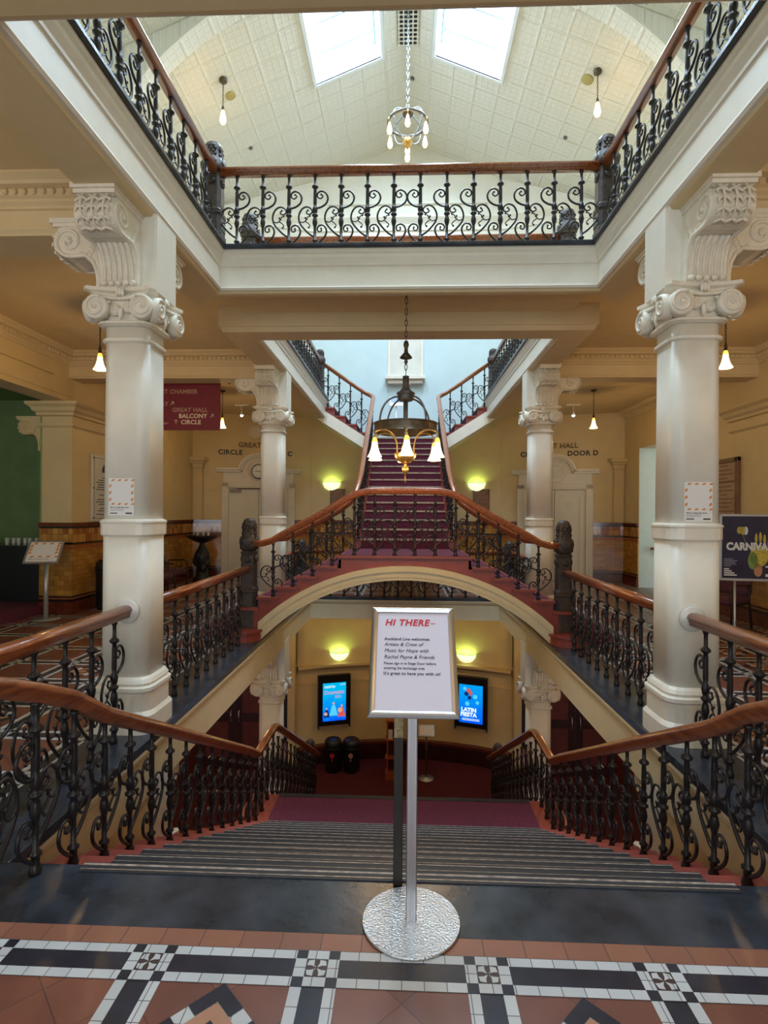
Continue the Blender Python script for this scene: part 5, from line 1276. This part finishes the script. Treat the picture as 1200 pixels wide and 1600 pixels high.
# ------------------------------------------------------------------ chandeliers and pendant lights
def chain(mb, x, y, z0, z1, mt, r=0.010, l=0.045, th=0.0035):
    n = max(1, int((z1 - z0) / l)); st_ = (z1 - z0) / n
    for i in range(n):
        zc = z0 + st_ * (i + 0.5); pts = []
        for k_ in range(8):
            a = 2 * PI * k_ / 8; u = r * math.cos(a); w = (st_ * 0.62) * math.sin(a)
            pts.append((x + (u if i % 2 else 0), y + (0 if i % 2 else u), zc + w))
        mb.tube(pts, th, mt, 5, closed=True)
def bell(parent, p, sc=1.0, neck=True, name='lamp_shade'):
    mb = MB(); pr = [(0.016, 0.0), (0.026, -0.02), (0.030, -0.06), (0.040, -0.105), (0.055, -0.145), (0.074, -0.175), (0.070, -0.178), (0.050, -0.145)]
    mb.lathe([(r * sc, z * sc) for r, z in pr[1:]], 'shade', p, 16); o = mb.build(name, parent)
    mb = MB(); mb.lathe([(0.012 * sc, 0.02 * sc), (0.022 * sc, 0.0), (0.029 * sc, -0.03 * sc)], 'shadecap', p, 14); mb.build('shade_neck', parent)
    return o
CX, CY, CZ = 0.0, 5.78, 2.455
rt = thing('chandelier', 'bronze ring chandelier with lit bell shades hanging over the stairwell', 'chandelier', (CX, CY, CZ))
mb = MB(); chain(mb, 0, 0, 0.60, 1.47, 'bronze', 0.014, 0.055, 0.0045); mb.build('chain', rt)
mb = MB(); mb.lathe([(0.001, 1.50), (0.07, 1.498), (0.075, 1.48), (0.03, 1.46), (0.015, 1.43), (0.001, 1.42)], 'bronze', seg=20); mb.build('ceiling_rose', rt)
mb = MB(); mb.lathe([(0.001, 0.97), (0.022, 0.955), (0.030, 0.92), (0.018, 0.88), (0.022, 0.84), (0.065, 0.79), (0.065, 0.782), (0.012, 0.765), (0.022, 0.74), (0.001, 0.71)], 'bronze', seg=18); mb.build('chain_ornament', rt)
mb = MB(); mb.lathe([(0.001, 0.60), (0.034, 0.59), (0.034, 0.50), (0.045, 0.46), (0.070, 0.43), (0.096, 0.415), (0.096, 0.400), (0.082, 0.39), (0.082, 0.36), (0.090, 0.355), (0.075, 0.335), (0.04, 0.325), (0.001, 0.32)], 'pewter', seg=24); mb.lathe([(0.024, 0.33), (0.024, 0.12), (0.014, -0.2)], 'pewter', seg=12); mb.build('stem', rt)
RR = 0.33
mb = MB(); loftp = [(RR, 0.075), (RR + 0.008, 0.085), (RR + 0.008, 0.10), (RR - 0.004, 0.10), (RR - 0.008, 0.0), (RR + 0.004, 0.0), (RR + 0.010, 0.012), (RR + 0.004, 0.02)]
vs = []; fs = []; seg = 48
for r, z in [(RR, 0.02), (RR + 0.008, 0.012), (RR + 0.008, 0.0), (RR - 0.008, 0.0), (RR - 0.008, 0.095), (RR + 0.006, 0.095), (RR + 0.006, 0.082), (RR, 0.078)]:
    for k_ in range(seg):
        a = 2 * PI * k_ / seg; vs.append((r * math.cos(a), r * math.sin(a), z))
for i in range(8):
    for k_ in range(seg):
        a, b = i * seg + k_, i * seg + (k_ + 1) % seg; c_, d_ = ((i + 1) % 8) * seg + (k_ + 1) % seg, ((i + 1) % 8) * seg + k_
        fs.append((a, b, c_, d_))
mb.add(vs, fs, 'bronze', False); mb.build('ring', rt)
for q in range(4):
    a = R(38 + 90 * q); mb = MB(); pts = []
    for i in range(13):
        t_ = i / 12; r = 0.075 + (RR - 0.075) * math.sin(t_ * PI / 2); z = 0.09 + 0.275 * math.cos(t_ * PI / 2)
        pts.append((r * math.cos(a), r * math.sin(a), z))
    mb.tube(pts, 0.010, 'pewter', 6); mb.build('frame_rib', rt)
mb = MB(); mb.lathe([(0.012, 0.05), (0.014, -0.12), (0.05, -0.20), (0.112, -0.215), (0.116, -0.225), (0.108, -0.26), (0.080, -0.295), (0.035, -0.32), (0.012, -0.328), (0.014, -0.35), (0.030, -0.365), (0.036, -0.39), (0.028, -0.42), (0.010, -0.435), (0.007, -0.49), (0.012, -0.515), (0.001, -0.525)], 'brass', seg=24); mb.build('bowl', rt)
for q in range(6):
    a = R(-88 + 60 * q); c_, s_ = math.cos(a), math.sin(a)
    mb = MB(); P = catmull([(0.10, -0.215), (0.105, -0.12), (0.14, -0.04), (0.20, 0.0), (0.29, 0.01), (0.355, -0.02), (0.368, -0.06)], 5)
    mb.tube([(p.x * c_, p.x * s_, p.y) for p in [Vector(v) if len(v) == 2 else v for v in P]], 0.008, 'brass', 6)
    mb.lathe([(0.012, 0.0), (0.016, -0.02), (0.010, -0.045)], 'brass', (0.368 * c_, 0.368 * s_, -0.055), 10); am = mb.build('arm', rt)
    bell(am, (0.368 * c_, 0.368 * s_, -0.095), 1.02)
    l = point('chandelier_lamp', (CX + 0.368 * c_, CY + 0.368 * s_, CZ - 0.31), 5.0, WARM, 0.05)
# upper filament bulb chandelier
UX, UY, UZ = 0.0, 10.2, 8.76
rt = thing('chandelier', 'small nickel ring chandelier with bare filament bulbs below the skylights', 'chandelier', (UX, UY, UZ))
mb = MB(); chain(mb, 0, 0, 0.42, 2.19, 'silver', 0.022, 0.075, 0.008); mb.build('chain', rt)
mb = MB(); mb.lathe([(0.001, 0.44), (0.03, 0.42), (0.035, 0.34), (0.09, 0.31), (0.10, 0.24), (0.085, 0.22), (0.001, 0.2)], 'bronze', seg=20); mb.build('cap', rt)
mb = MB(); pts = [(0.36 * math.cos(2 * PI * k_ / 40), 0.36 * math.sin(2 * PI * k_ / 40), 0.08) for k_ in range(40)]
mb.tube(pts, 0.026, 'pewter', 8, closed=True); mb.build('ring', rt)
for q in range(4):
    a = R(45 + 90 * q); mb = MB(); mb.tube([((0.08 + 0.28 * math.sin(t_ / 8 * PI / 2)) * math.cos(a), (0.08 + 0.28 * math.sin(t_ / 8 * PI / 2)) * math.sin(a), 0.08 + 0.20 * math.cos(t_ / 8 * PI / 2)) for t_ in range(9)], 0.012, 'silver', 6); mb.build('frame_rib', rt)
    mb = MB(); mb.tube([((0.36 - 0.30 * (1 - math.cos(t_ / 8 * PI / 2))) * math.cos(a), (0.36 - 0.30 * (1 - math.cos(t_ / 8 * PI / 2))) * math.sin(a), 0.08 - 0.33 * math.sin(t_ / 8 * PI / 2)) for t_ in range(9)], 0.010, 'silver', 6); mb.build('lower_rib', rt)
mb = MB(); mb.lathe([(0.001, -0.18), (0.05, -0.19), (0.085, -0.24), (0.09, -0.29), (0.06, -0.35), (0.02, -0.37), (0.02, -0.42), (0.001, -0.42)], 'brass', seg=20); mb.build('bowl', rt)
def ebulb(parent, p, sc=1.0):
    mb = MB(); mb.lathe([(0.018 * sc, 0.0), (0.026 * sc, -0.03 * sc), (0.045 * sc, -0.12 * sc), (0.050 * sc, -0.16 * sc), (0.035 * sc, -0.20 * sc), (0.001, -0.215 * sc)], 'bulb', p, 12); return mb.build('bulb', parent)
for q in range(6):
    a = R(30 + 60 * q) if False else R(-30 + 60 * q); p = (0.36 * math.cos(a), 0.36 * math.sin(a), 0.06)
    mb = MB(); mb.tube([(0.36 * math.cos(a), 0.36 * math.sin(a), 0.08), (0.40 * math.cos(a), 0.40 * math.sin(a), 0.03), (0.38 * math.cos(a), 0.38 * math.sin(a), -0.04)], 0.014, 'brass', 6); am = mb.build('lamp_arm', rt)
    ebulb(am, (0.38 * math.cos(a), 0.38 * math.sin(a), -0.04))
ebulb(rt, (0, 0, -0.42)); point('upper_chandelier_lamp', (UX, UY, UZ - 0.8), 25, WARM, 0.2)
# glass bell pendants in the aisles
def pendant(x, y, zc, zl, label, power=20, vis=True):
    rt = thing('pendant_light', label, 'pendant light', (x, y, zl))
    mb = MB(); mb.lathe([(0.001, zc - zl), (0.06, zc - zl), (0.06, zc - zl - 0.015), (0.02, zc - zl - 0.04), (0.001, zc - zl - 0.05)], 'bronze', seg=16); mb.build('ceiling_rose', rt)
    mb = MB(); chain(mb, 0, 0, 0.20, zc - zl - 0.04, 'bronze', 0.009, 0.038, 0.0035); mb.build('chain', rt)
    mb = MB(); mb.lathe([(0.008, 0.20), (0.014, 0.17), (0.020, 0.13), (0.016, 0.10), (0.022, 0.085)], 'bronze', seg=12); mb.build('lamp_holder', rt)
    bell(rt, (0, 0, 0.09), 1.05)
    l = point('pendant_lamp', (0, 0, -0.16), power, WARM, 0.06); l.parent = rt
pendant(-3.67, 6.47, ZC, 3.40, 'glass bell pendant hanging just left of the near left column')
pendant(3.67, 6.47, ZC, 3.40, 'glass bell pendant hanging just right of the near right column')
pendant(-3.67, 10.9, ZC, 3.40, 'glass bell pendant hanging at the edge of the maroon banner')
pendant(3.67, 10.9, ZC, 3.40, 'glass bell pendant hanging right of the far right column')
for x in (-3.67, 3.67): point('unseen_aisle_lamp', (x, 1.9, 3.24), 20, WARM, 0.06)  # unseen bare lamps added nearer the viewer to light the aisles
for s, side in ((-1, 'left'), (1, 'right')):
    rt = thing('spot_light', f'small white spot lamp on the {side} aisle ceiling behind the pendant', 'spot light', (s * 3.70, 12.3, 3.86))
    mb = MB(); mb.box(-0.15, 0.15, -0.02, 0.02, 0.16, 0.19, 'white'); mb.lathe([(0.012, 0.16), (0.012, 0.02), (0.03, 0.0), (0.035, -0.05)], 'white', seg=10); mb.build('fitting', rt)
    mb = MB(); mb.ball((0, 0, -0.055), 0.036, 'spot', 10); mb.build('bulb', rt)
# hanging bulbs on the roof slope
for s, side in ((-1, 'left'), (1, 'right')):
    x = s * 3.43; y = 10.1; z = rz(x)
    rt = thing('pendant_light', f'bare filament bulb on a chain from the {side} slope of the roof', 'pendant light', (x, y, z))
    mb = MB(); mb.lathe([(0.001, 0.02), (0.075, 0.0), (0.07, -0.05), (0.02, -0.07), (0.001, -0.07)], 'bronze', seg=16); mb.build('ceiling_rose', rt)
    mb = MB(); chain(mb, 0, 0, -0.50, -0.05, 'bronze', 0.012, 0.05, 0.005); mb.build('chain', rt)
    mb = MB(); mb.lathe([(0.01, -0.49), (0.022, -0.52), (0.030, -0.58)], 'bronze', seg=12); mb.build('lamp_holder', rt)
    ebulb(rt, (0, 0, -0.57), 1.25); point('roof_bulb_lamp', (x, y, z - 1.0), 12, WARM, 0.1)
# unseen bare lamps added under the lower foyer ceiling
for x, y in ((-3.2, 6.0), (3.2, 6.0), (-3.2, 10.3), (3.2, 10.3), (0, 11.4)):
    point('unseen_foyer_lamp', (x, y, -0.55), 22 if x else 14, WARM, 0.12)

# ------------------------------------------------------------------ banner
rt = thing('hanging_banner', 'maroon hanging direction banner, GREAT HALL and CIRCLE, behind the near left column', 'banner', (-3.55, 8.90, 3.73))
mb = MB(); mb.box(-1.35, 0.52, -0.006, 0.006, -0.78, 0.0, 'sign'); mb.build('cloth', rt)
mb = MB(); mb.tube([(-1.45, 0, 0.01), (0.64, 0, 0.01)], 0.018, 'iron', 8); mb.ball((0.66, 0, 0.01), 0.035, 'iron', 10); mb.build('rod', rt)
for x in (-1.2, 0.54):
    mb = MB(); mb.tube([(x, 0, 0.01), (x, 0, 0.325)], 0.005, 'iron', 6); mb.build('hanger', rt)
def BT(s, x, z, size, mt, **k): return text(s, size, mt, rt, (x, -0.0075, z), ext=0.0005, bold=0.003, space=1.05, **k)
BT('CONCERT CHAMBER', 0.14, -0.18, 0.098, 'signtan', align='RIGHT'); BT('GALLERY', -0.345, -0.38, 0.098, 'signtan', align='RIGHT')
BT('GREAT HALL', 0.31, -0.48, 0.098, 'signtan', align='RIGHT'); BT('BALCONY', 0.30, -0.58, 0.098, 'signcream', align='RIGHT'); BT('CIRCLE', 0.20, -0.68, 0.098, 'signcream', align='RIGHT'); BT('stairs', -0.345, -0.68, 0.05, 'signtan', align='RIGHT')
def arrow(x, z, a, mt):
    mb = MB(); d_ = Vector((math.cos(a), 0, math.sin(a))); p_ = Vector((-d_.z, 0, d_.x)); o_ = Vector((x, -0.009, z)); tip = o_ + d_ * 0.04
    mb.tube([o_ - d_ * 0.04, tip], 0.006, mt, 4); mb.tube([tip - d_ * 0.035 + p_ * 0.03, tip, tip - d_ * 0.035 - p_ * 0.03], 0.006, mt, 4); mb.build('arrow', rt)
arrow(-0.28, -0.34, R(45), 'signcream'); arrow(0.38, -0.545, R(45), 'signcream'); arrow(-0.215, -0.645, R(90), 'signcream')

# ------------------------------------------------------------------ notices, plaques, posters
def stripes(mb, w, h, y, mt='orangeink', top=None, bot=None):
    top = h if top is None else top; bot = -h if bot is None else bot; q = 0.16 * w
    for i in range(4):
        x = -w * 0.82 + i * w * 0.52
        for z in (top - q * 1.1, bot + q * 0.2):
            mb.prism([(x, z), (x + w * 0.22, z), (x + w * 0.34, z + q * 0.85), (x + w * 0.12, z + q * 0.85)], y - 0.0004, y, mt, 'Y')
    for i in range(3):
        z = bot + q * 1.8 + i * (top - bot - 3 * q) / 3
        for x in (-w * 0.95, w * 0.78):
            mb.prism([(x, z), (x + q, z + q * 0.7), (x + q, z + q * 2.0), (x, z + q * 1.3)], y - 0.0004, y, mt, 'Y')
def notice(parent, w, h):
    mb = MB(); mb.box(-w, w, -0.0, 0.0012, -h, h, 'white'); mb.build('sheet', parent)
    mb = MB(); stripes(mb, w, h, -0.0004, top=h * 0.98, bot=-h * 0.45); mb.build('striped_border', parent)
    text('Sign in. Stop the virus.', w * 0.165, 'ink', parent, (-w * 0.86, -0.0008, -h * 0.60), ext=0.0002, bold=0.0003)
    mb = MB()
    for z in (-0.68, -0.74): mb.box(-w * 0.86, w * 0.2, -0.0008, -0.0004, h * z, h * (z + 0.02), 'printgrey')
    mb.box(-w * 0.86, -w * 0.3, -0.0008, -0.0004, -h * 0.90, -h * 0.85, 'ink'); mb.box(w * 0.35, w * 0.86, -0.0008, -0.0004, -h * 0.91, -h * 0.84, 'ink')
    mb.build('small_print', parent)
rt = thing('notice', 'sign-in notice with orange striped border stuck on the near left column', 'notice', (-2.062, 4.10 - 0.1745, 1.71)); notice(rt, 0.094, 0.135)
rt = thing('notice', 'sign-in notice with orange striped border stuck on the near right column', 'notice', (2.048, 4.10 - 0.1745, 1.70)); notice(rt, 0.096, 0.138)
rt = thing('sign_stand', 'silver sign-in notice stand in front of the amber tiled pier', 'sign stand', (-5.30, 7.95, 0.008))
mb = MB(); mb.lathe([(0.20, 0.0), (0.20, 0.008), (0.03, 0.014)], 'aludull', seg=28); mb.build('base', rt)
mb = MB(); mb.lathe([(0.034, 0.01), (0.034, 0.88)], 'aludull', seg=16); mb.build('pole', rt)
bd = bpy.data.objects.new('board', None); COL.objects.link(bd); bd.parent = rt; bd.location = (0.0, -0.06, 1.00); bd.rotation_euler = (R(-40), R(0), R(14))
mb = MB(); mb.box(-0.235, 0.235, 0.001, 0.02, -0.205, 0.205, 'aludull'); mb.build('frame', bd)
mb = MB(); mb.box(-0.205, 0.205, -0.003, 0.001, -0.175, 0.175, 'white'); mb.build('sheet', bd)
mb = MB(); stripes(mb, 0.205, 0.175, -0.0035, top=0.17, bot=-0.11); mb.build('striped_border', bd)
o = text('Sign in. Stop the virus.', 0.030, 'ink', bd, (-0.17, -0.0045, -0.14), ext=0.0003)
# bracket under the lintel of the left opening
mb = MB(); mb.T = Matrix.Translation((-SX - 0.5, 8.56, 2.55)) @ Matrix.Rotation(R(-90), 4, 'Z'); console(mb); mb.mats = [M['wall']]
tag(mb.build('wall_bracket'), 'cream scroll bracket on the left pier beside the green room opening', 'bracket')
# white marble plaque on the left pier
rt = thing('wall_plaque', 'white marble memorial plaque on the left pier above the tiles', 'plaque', (-SX + 0.001, 9.25, 2.0), R(90))
mb = MB(); mb.box(-0.34, 0.34, -0.035, 0.0, -0.56, 0.56, 'marble'); mb.build('slab', rt, bevel=0.006)
mb = MB()
for q in ((-0.29, 0.29, -0.51, -0.503), (-0.29, 0.29, 0.503, 0.51), (-0.29, -0.283, -0.51, 0.51), (0.283, 0.29, -0.51, 0.51)): mb.box(q[0], q[1], -0.0365, -0.035, q[2], q[3], 'ink')
for i in range(3):
    for x in (-0.31, 0.31): mb.ball((x, -0.037, -0.5 + 0.5 * i), 0.014, 'ink', 8)
mb.build('border', rt)
mb = MB(); mb.prism([(-0.05, 0.27), (0.05, 0.27), (0.06, 0.33), (0.03, 0.36), (0.0, 0.42), (-0.03, 0.36), (-0.06, 0.33)], -0.037, -0.035, 'ink', 'Y'); mb.build('crest', rt)
mb = MB(); random.seed(3)
for z, w in ((0.17, 0.05), (0.13, 0.16), (0.09, 0.22), (0.05, 0.17), (0.01, 0.20), (-0.03, 0.23), (-0.12, 0.13), (-0.20, 0.20), (-0.24, 0.24), (-0.28, 0.15), (-0.35, 0.12), (-0.39, 0.17), (-0.45, 0.22)):
    x = -w
    while x < w:
        l = random.uniform(0.02, 0.06); mb.box(x, min(w, x + l), -0.037, -0.035, z, z + 0.016, 'ink'); x += l + 0.012
mb.build('inscription', rt)
# brown plaque on the right wall
rt = thing('wall_plaque', 'brown framed stone plaque on the right wall beside the near column', 'plaque', (SX - 0.001, 9.15, 2.0), R(-90))
mb = MB()
for q in ((-0.42, 0.42, -0.53, -0.46), (-0.42, 0.42, 0.46, 0.53), (-0.42, -0.35, -0.53, 0.53), (0.35, 0.42, -0.53, 0.53)): mb.box(q[0], q[1], -0.06, 0.0, q[2], q[3], 'plaqueframe')
mb.build('frame', rt, bevel=0.008)
mb = MB(); mb.box(-0.36, 0.36, -0.03, -0.001, -0.47, 0.47, 'plaquebrown'); mb.build('slab', rt)
mb = MB()
for i in range(13):
    z = 0.40 - i * 0.066; w = (0.12, 0.2, 0.26, 0.12, 0.3, 0.2, 0.28, 0.10, 0.3, 0.24, 0.18, 0.3, 0.14)[i]; x = -w
    while x < w:
        l = random.uniform(0.03, 0.08); mb.box(x, min(w, x + l), -0.032, -0.030, z, z + (0.035 if i == 4 else 0.018), 'brownink'); x += l + 0.014
mb.build('inscription', rt)
# carnival poster stand on the right
rt = thing('poster_stand', 'grey framed CARNIVAL poster on two thin legs at the right edge', 'poster stand', (3.73, 6.05, 0.006), R(-10))
w, z0, z1 = 0.33, 0.90, 1.62
for x in (-0.17, 0.17):
    mb = MB(); mb.tube([(x, 0, 0.02), (x, 0, z0)], 0.013, 'aludull', 8); mb.build('leg', rt)
    mb = MB(); mb.box(x - 0.02, x + 0.02, -0.20, 0.20, 0, 0.02, 'aludull'); mb.build('foot', rt)
mb = MB()
for q in ((-w, w, z0, z0 + 0.028), (-w, w, z1 - 0.028, z1), (-w, -w + 0.028, z0, z1), (w - 0.028, w, z0, z1)): mb.box(q[0], q[1], -0.018, 0.012, q[2], q[3], 'aludull')
mb.build('frame', rt, bevel=0.004)
mb = MB(); mb.box(-w + 0.02, w - 0.02, -0.006, 0.004, z0 + 0.02, z1 - 0.02, 'posternavy'); mb.build('poster', rt)
mb = MB()
for x, z, r, c, sc in ((-0.10, 1.44, 0.035, 'petal', (0.8, 1.2)), (-0.07, 1.44, 0.035, 'printwhite', (0.6, 1.3)), (-0.13, 1.445, 0.032, 'petal', (0.8, 1.2)), (0.06, 1.17, 0.09, 'petal', (1.0, 1.3)), (0.0, 1.12, 0.06, 'petal2', (0.8, 1.6)), (0.05, 1.02, 0.045, 'printskin', (0.9, 1.6)), (0.03, 1.36, 0.018, 'petal', (0.7, 3)), (0.07, 1.37, 0.018, 'petal', (0.7, 3.2)), (0.11, 1.35, 0.018, 'petal', (0.7, 3)), (0.15, 1.31, 0.017, 'petal', (0.7, 2.6))):
    mb.prism([(x + r * sc[0] * math.cos(2 * PI * k_ / 14), z + r * sc[1] * math.sin(2 * PI * k_ / 14)) for k_ in range(14)], -0.0085, -0.0062, c, 'Y')
mb.tube([(-0.10, -0.008, 1.40), (-0.07, -0.008, 1.30)], 0.004, 'petal2', 4); mb.build('printed_picture', rt)
text('CARNIVAL', 0.108, 'printwhite', rt, (-0.258, -0.0095, 1.235), bold=0.006, ext=0.0004, sx=0.86)
mb = MB()
for i in range(5): mb.box(-0.28, -0.28 + (0.09, 0.13, 0.11, 0.12, 0.07)[i], -0.0085, -0.0065, 1.13 - 0.018 * i, 1.137 - 0.018 * i, 'printgrey')
for i in range(4): mb.box(-0.28, -0.28 + 0.05 + 0.025 * i, -0.0085, -0.0065, 1.02 - 0.022 * i, 1.034 - 0.022 * i, 'printwhite')
mb.box(0.12, 0.26, -0.0085, -0.0065, 1.05, 1.065, 'printwhite'); mb.box(0.12, 0.2, -0.0085, -0.0065, 0.95, 0.98, 'printwhite')
mb.build('small_print', rt)

# ------------------------------------------------------------------ furniture
def chair(x, y, rz_, label):
    rt = thing('armchair', label, 'chair', (x, y, 0.006), rz_)
    mb = MB(); loft(mb, [(rrect(0.52, 0.50, 0.06), 0.36), (rrect(0.56, 0.54, 0.08), 0.39), (rrect(0.56, 0.54, 0.08), 0.44), (rrect(0.50, 0.48, 0.08), 0.475)], 'purple', True); mb.build('seat', rt)
    mb = MB(); mb.T = Matrix.Translation((0, 0.25, 0.44)) @ Matrix.Rotation(R(-12), 4, 'X')
    loft(mb, [(rrect(0.52, 0.08, 0.035), 0.0), (rrect(0.54, 0.10, 0.045), 0.10), (rrect(0.50, 0.10, 0.045), 0.32), (rrect(0.36, 0.08, 0.035), 0.46), (rrect(0.20, 0.05, 0.02), 0.50)], 'purple', True); mb.build('backrest', rt)
    for s in (-1, 1):
        mb = MB(); mb.tube([(s * 0.29, -0.24, 0), (s * 0.29, -0.25, 0.60), (s * 0.29, -0.18, 0.64), (s * 0.29, 0.20, 0.62)], 0.014, 'iron', 6); mb.build('arm', rt)
        mb = MB(); mb.tube([(s * 0.27, 0.20, 0.62), (s * 0.27, 0.22, 0.4), (s * 0.27, 0.28, 0)], 0.014, 'iron', 6); mb.build('leg', rt)
        mb = MB(); mb.tube([(s * 0.27, -0.22, 0.36), (s * 0.27, 0.2, 0.36)], 0.012, 'iron', 6); mb.build('seat_rail', rt)
chair(-4.62, 9.95, R(70), 'plum armchair against the left wall, nearest the black bin'); chair(-4.70, 10.75, R(75), 'plum armchair between the other plum chair and the bronze figure table')
chair(4.55, 8.1, R(-60), 'plum armchair behind the CARNIVAL poster stand')
rt = thing('figure_table', 'dark bronze figure carrying a wide shallow bowl in the left back corner', 'sculpture table', (-4.60, 12.35, 0.006))
mb = MB(); mb.lathe([(0.20, 0), (0.20, 0.10), (0.14, 0.16), (0.12, 0.40), (0.18, 0.55), (0.16, 0.68), (0.09, 0.80), (0.055, 0.88), (0.06, 0.93)], 'black', seg=20)
for a, z, r in ((200, 0.5, 0.09), (-20, 0.45, 0.08), (250, 0.62, 0.07), (300, 0.35, 0.08), (160, 0.66, 0.06)): mb.ball((0.13 * math.cos(R(a)), 0.13 * math.sin(R(a)), z), r, 'black', 8, (1, 1, 1.4))
mb.build('figure', rt)
mb = MB(); mb.lathe([(0.05, 0.90), (0.20, 0.955), (0.33, 1.03), (0.375, 1.08), (0.365, 1.085), (0.30, 1.045), (0.001, 1.035)], 'black', seg=28); mb.build('bowl', rt)
for x, z0, h, r, mt, lb in ((-0.10, 1.045, 0.13, 0.022, 'candle', 'pink glass bottle on the left of the bronze figure bowl'), (0.03, 1.04, 0.15, 0.025, 'candle', 'tall ivory candle in the middle of the bronze figure bowl'), (0.14, 1.045, 0.11, 0.025, 'candle', 'short ivory candle on the right of the bronze figure bowl')):
    mb = MB(); mb.lathe([(r, 0), (r, h * 0.6), (r * (0.5 if 'bottle' in lb else 0.98), h * 0.75), (r * (0.5 if 'bottle' in lb else 0.98), h)], mt, (0, 0, 0), 12); o = tag(mb.build('bottle' if 'bottle' in lb else 'candle'), lb, 'bottle' if 'bottle' in lb else 'candle'); o.location = (-4.60 + x, 12.33, z0)
# bar counter of the green room with glasses
rt = thing('bar_counter', 'black bar counter in the green room at the left edge', 'counter', (-7.2, 8.9, 0.15))
mb = MB(); mb.box(-1.7, 1.42, -0.3, 0.3, 0, 0.86, 'black'); mb.build('front', rt); mb = MB(); mb.box(-1.75, 1.46, -0.36, 0.36, 0.86, 0.90, 'black'); mb.build('top', rt)
g0 = None
for i in range(8):
    if g0 is None:
        mb = MB(); mb.lathe([(0.03, 0), (0.035, 0.14 if i else 0.12), (0.032, 0.14 if i else 0.12), (0.027, 0.01)], 'leafgreen', seg=12); g0 = tag(mb.build('drinking_glass'), 'clear drinking glass in the row on the black bar counter', 'glass', 'glasses on the bar counter'); o = g0
    else: o = g0.copy(); COL.objects.link(o)
    o.location = (-6.42 + 0.095 * i, 8.66 + 0.02 * (i % 2), 1.051)
# short wall handrail in the right recess
rt = thing('wall_handrail', 'short wooden handrail on an iron bracket in the pale recess at right', 'handrail', (5.9, 12.3, 0.85))
mb = MB(); mb.tube([(-0.50, 0, 0.03), (-0.40, 0, 0.03), (0.5, 0.0, 0.0)], 0.03, 'wood', 8); mb.build('rail', rt); mb = MB(); mb.tube([(-0.35, 0.02, 0.0), (-0.30, 0.08, -0.12), (-0.2, 0.15, -0.2)], 0.015, 'iron', 6); mb.build('bracket', rt)
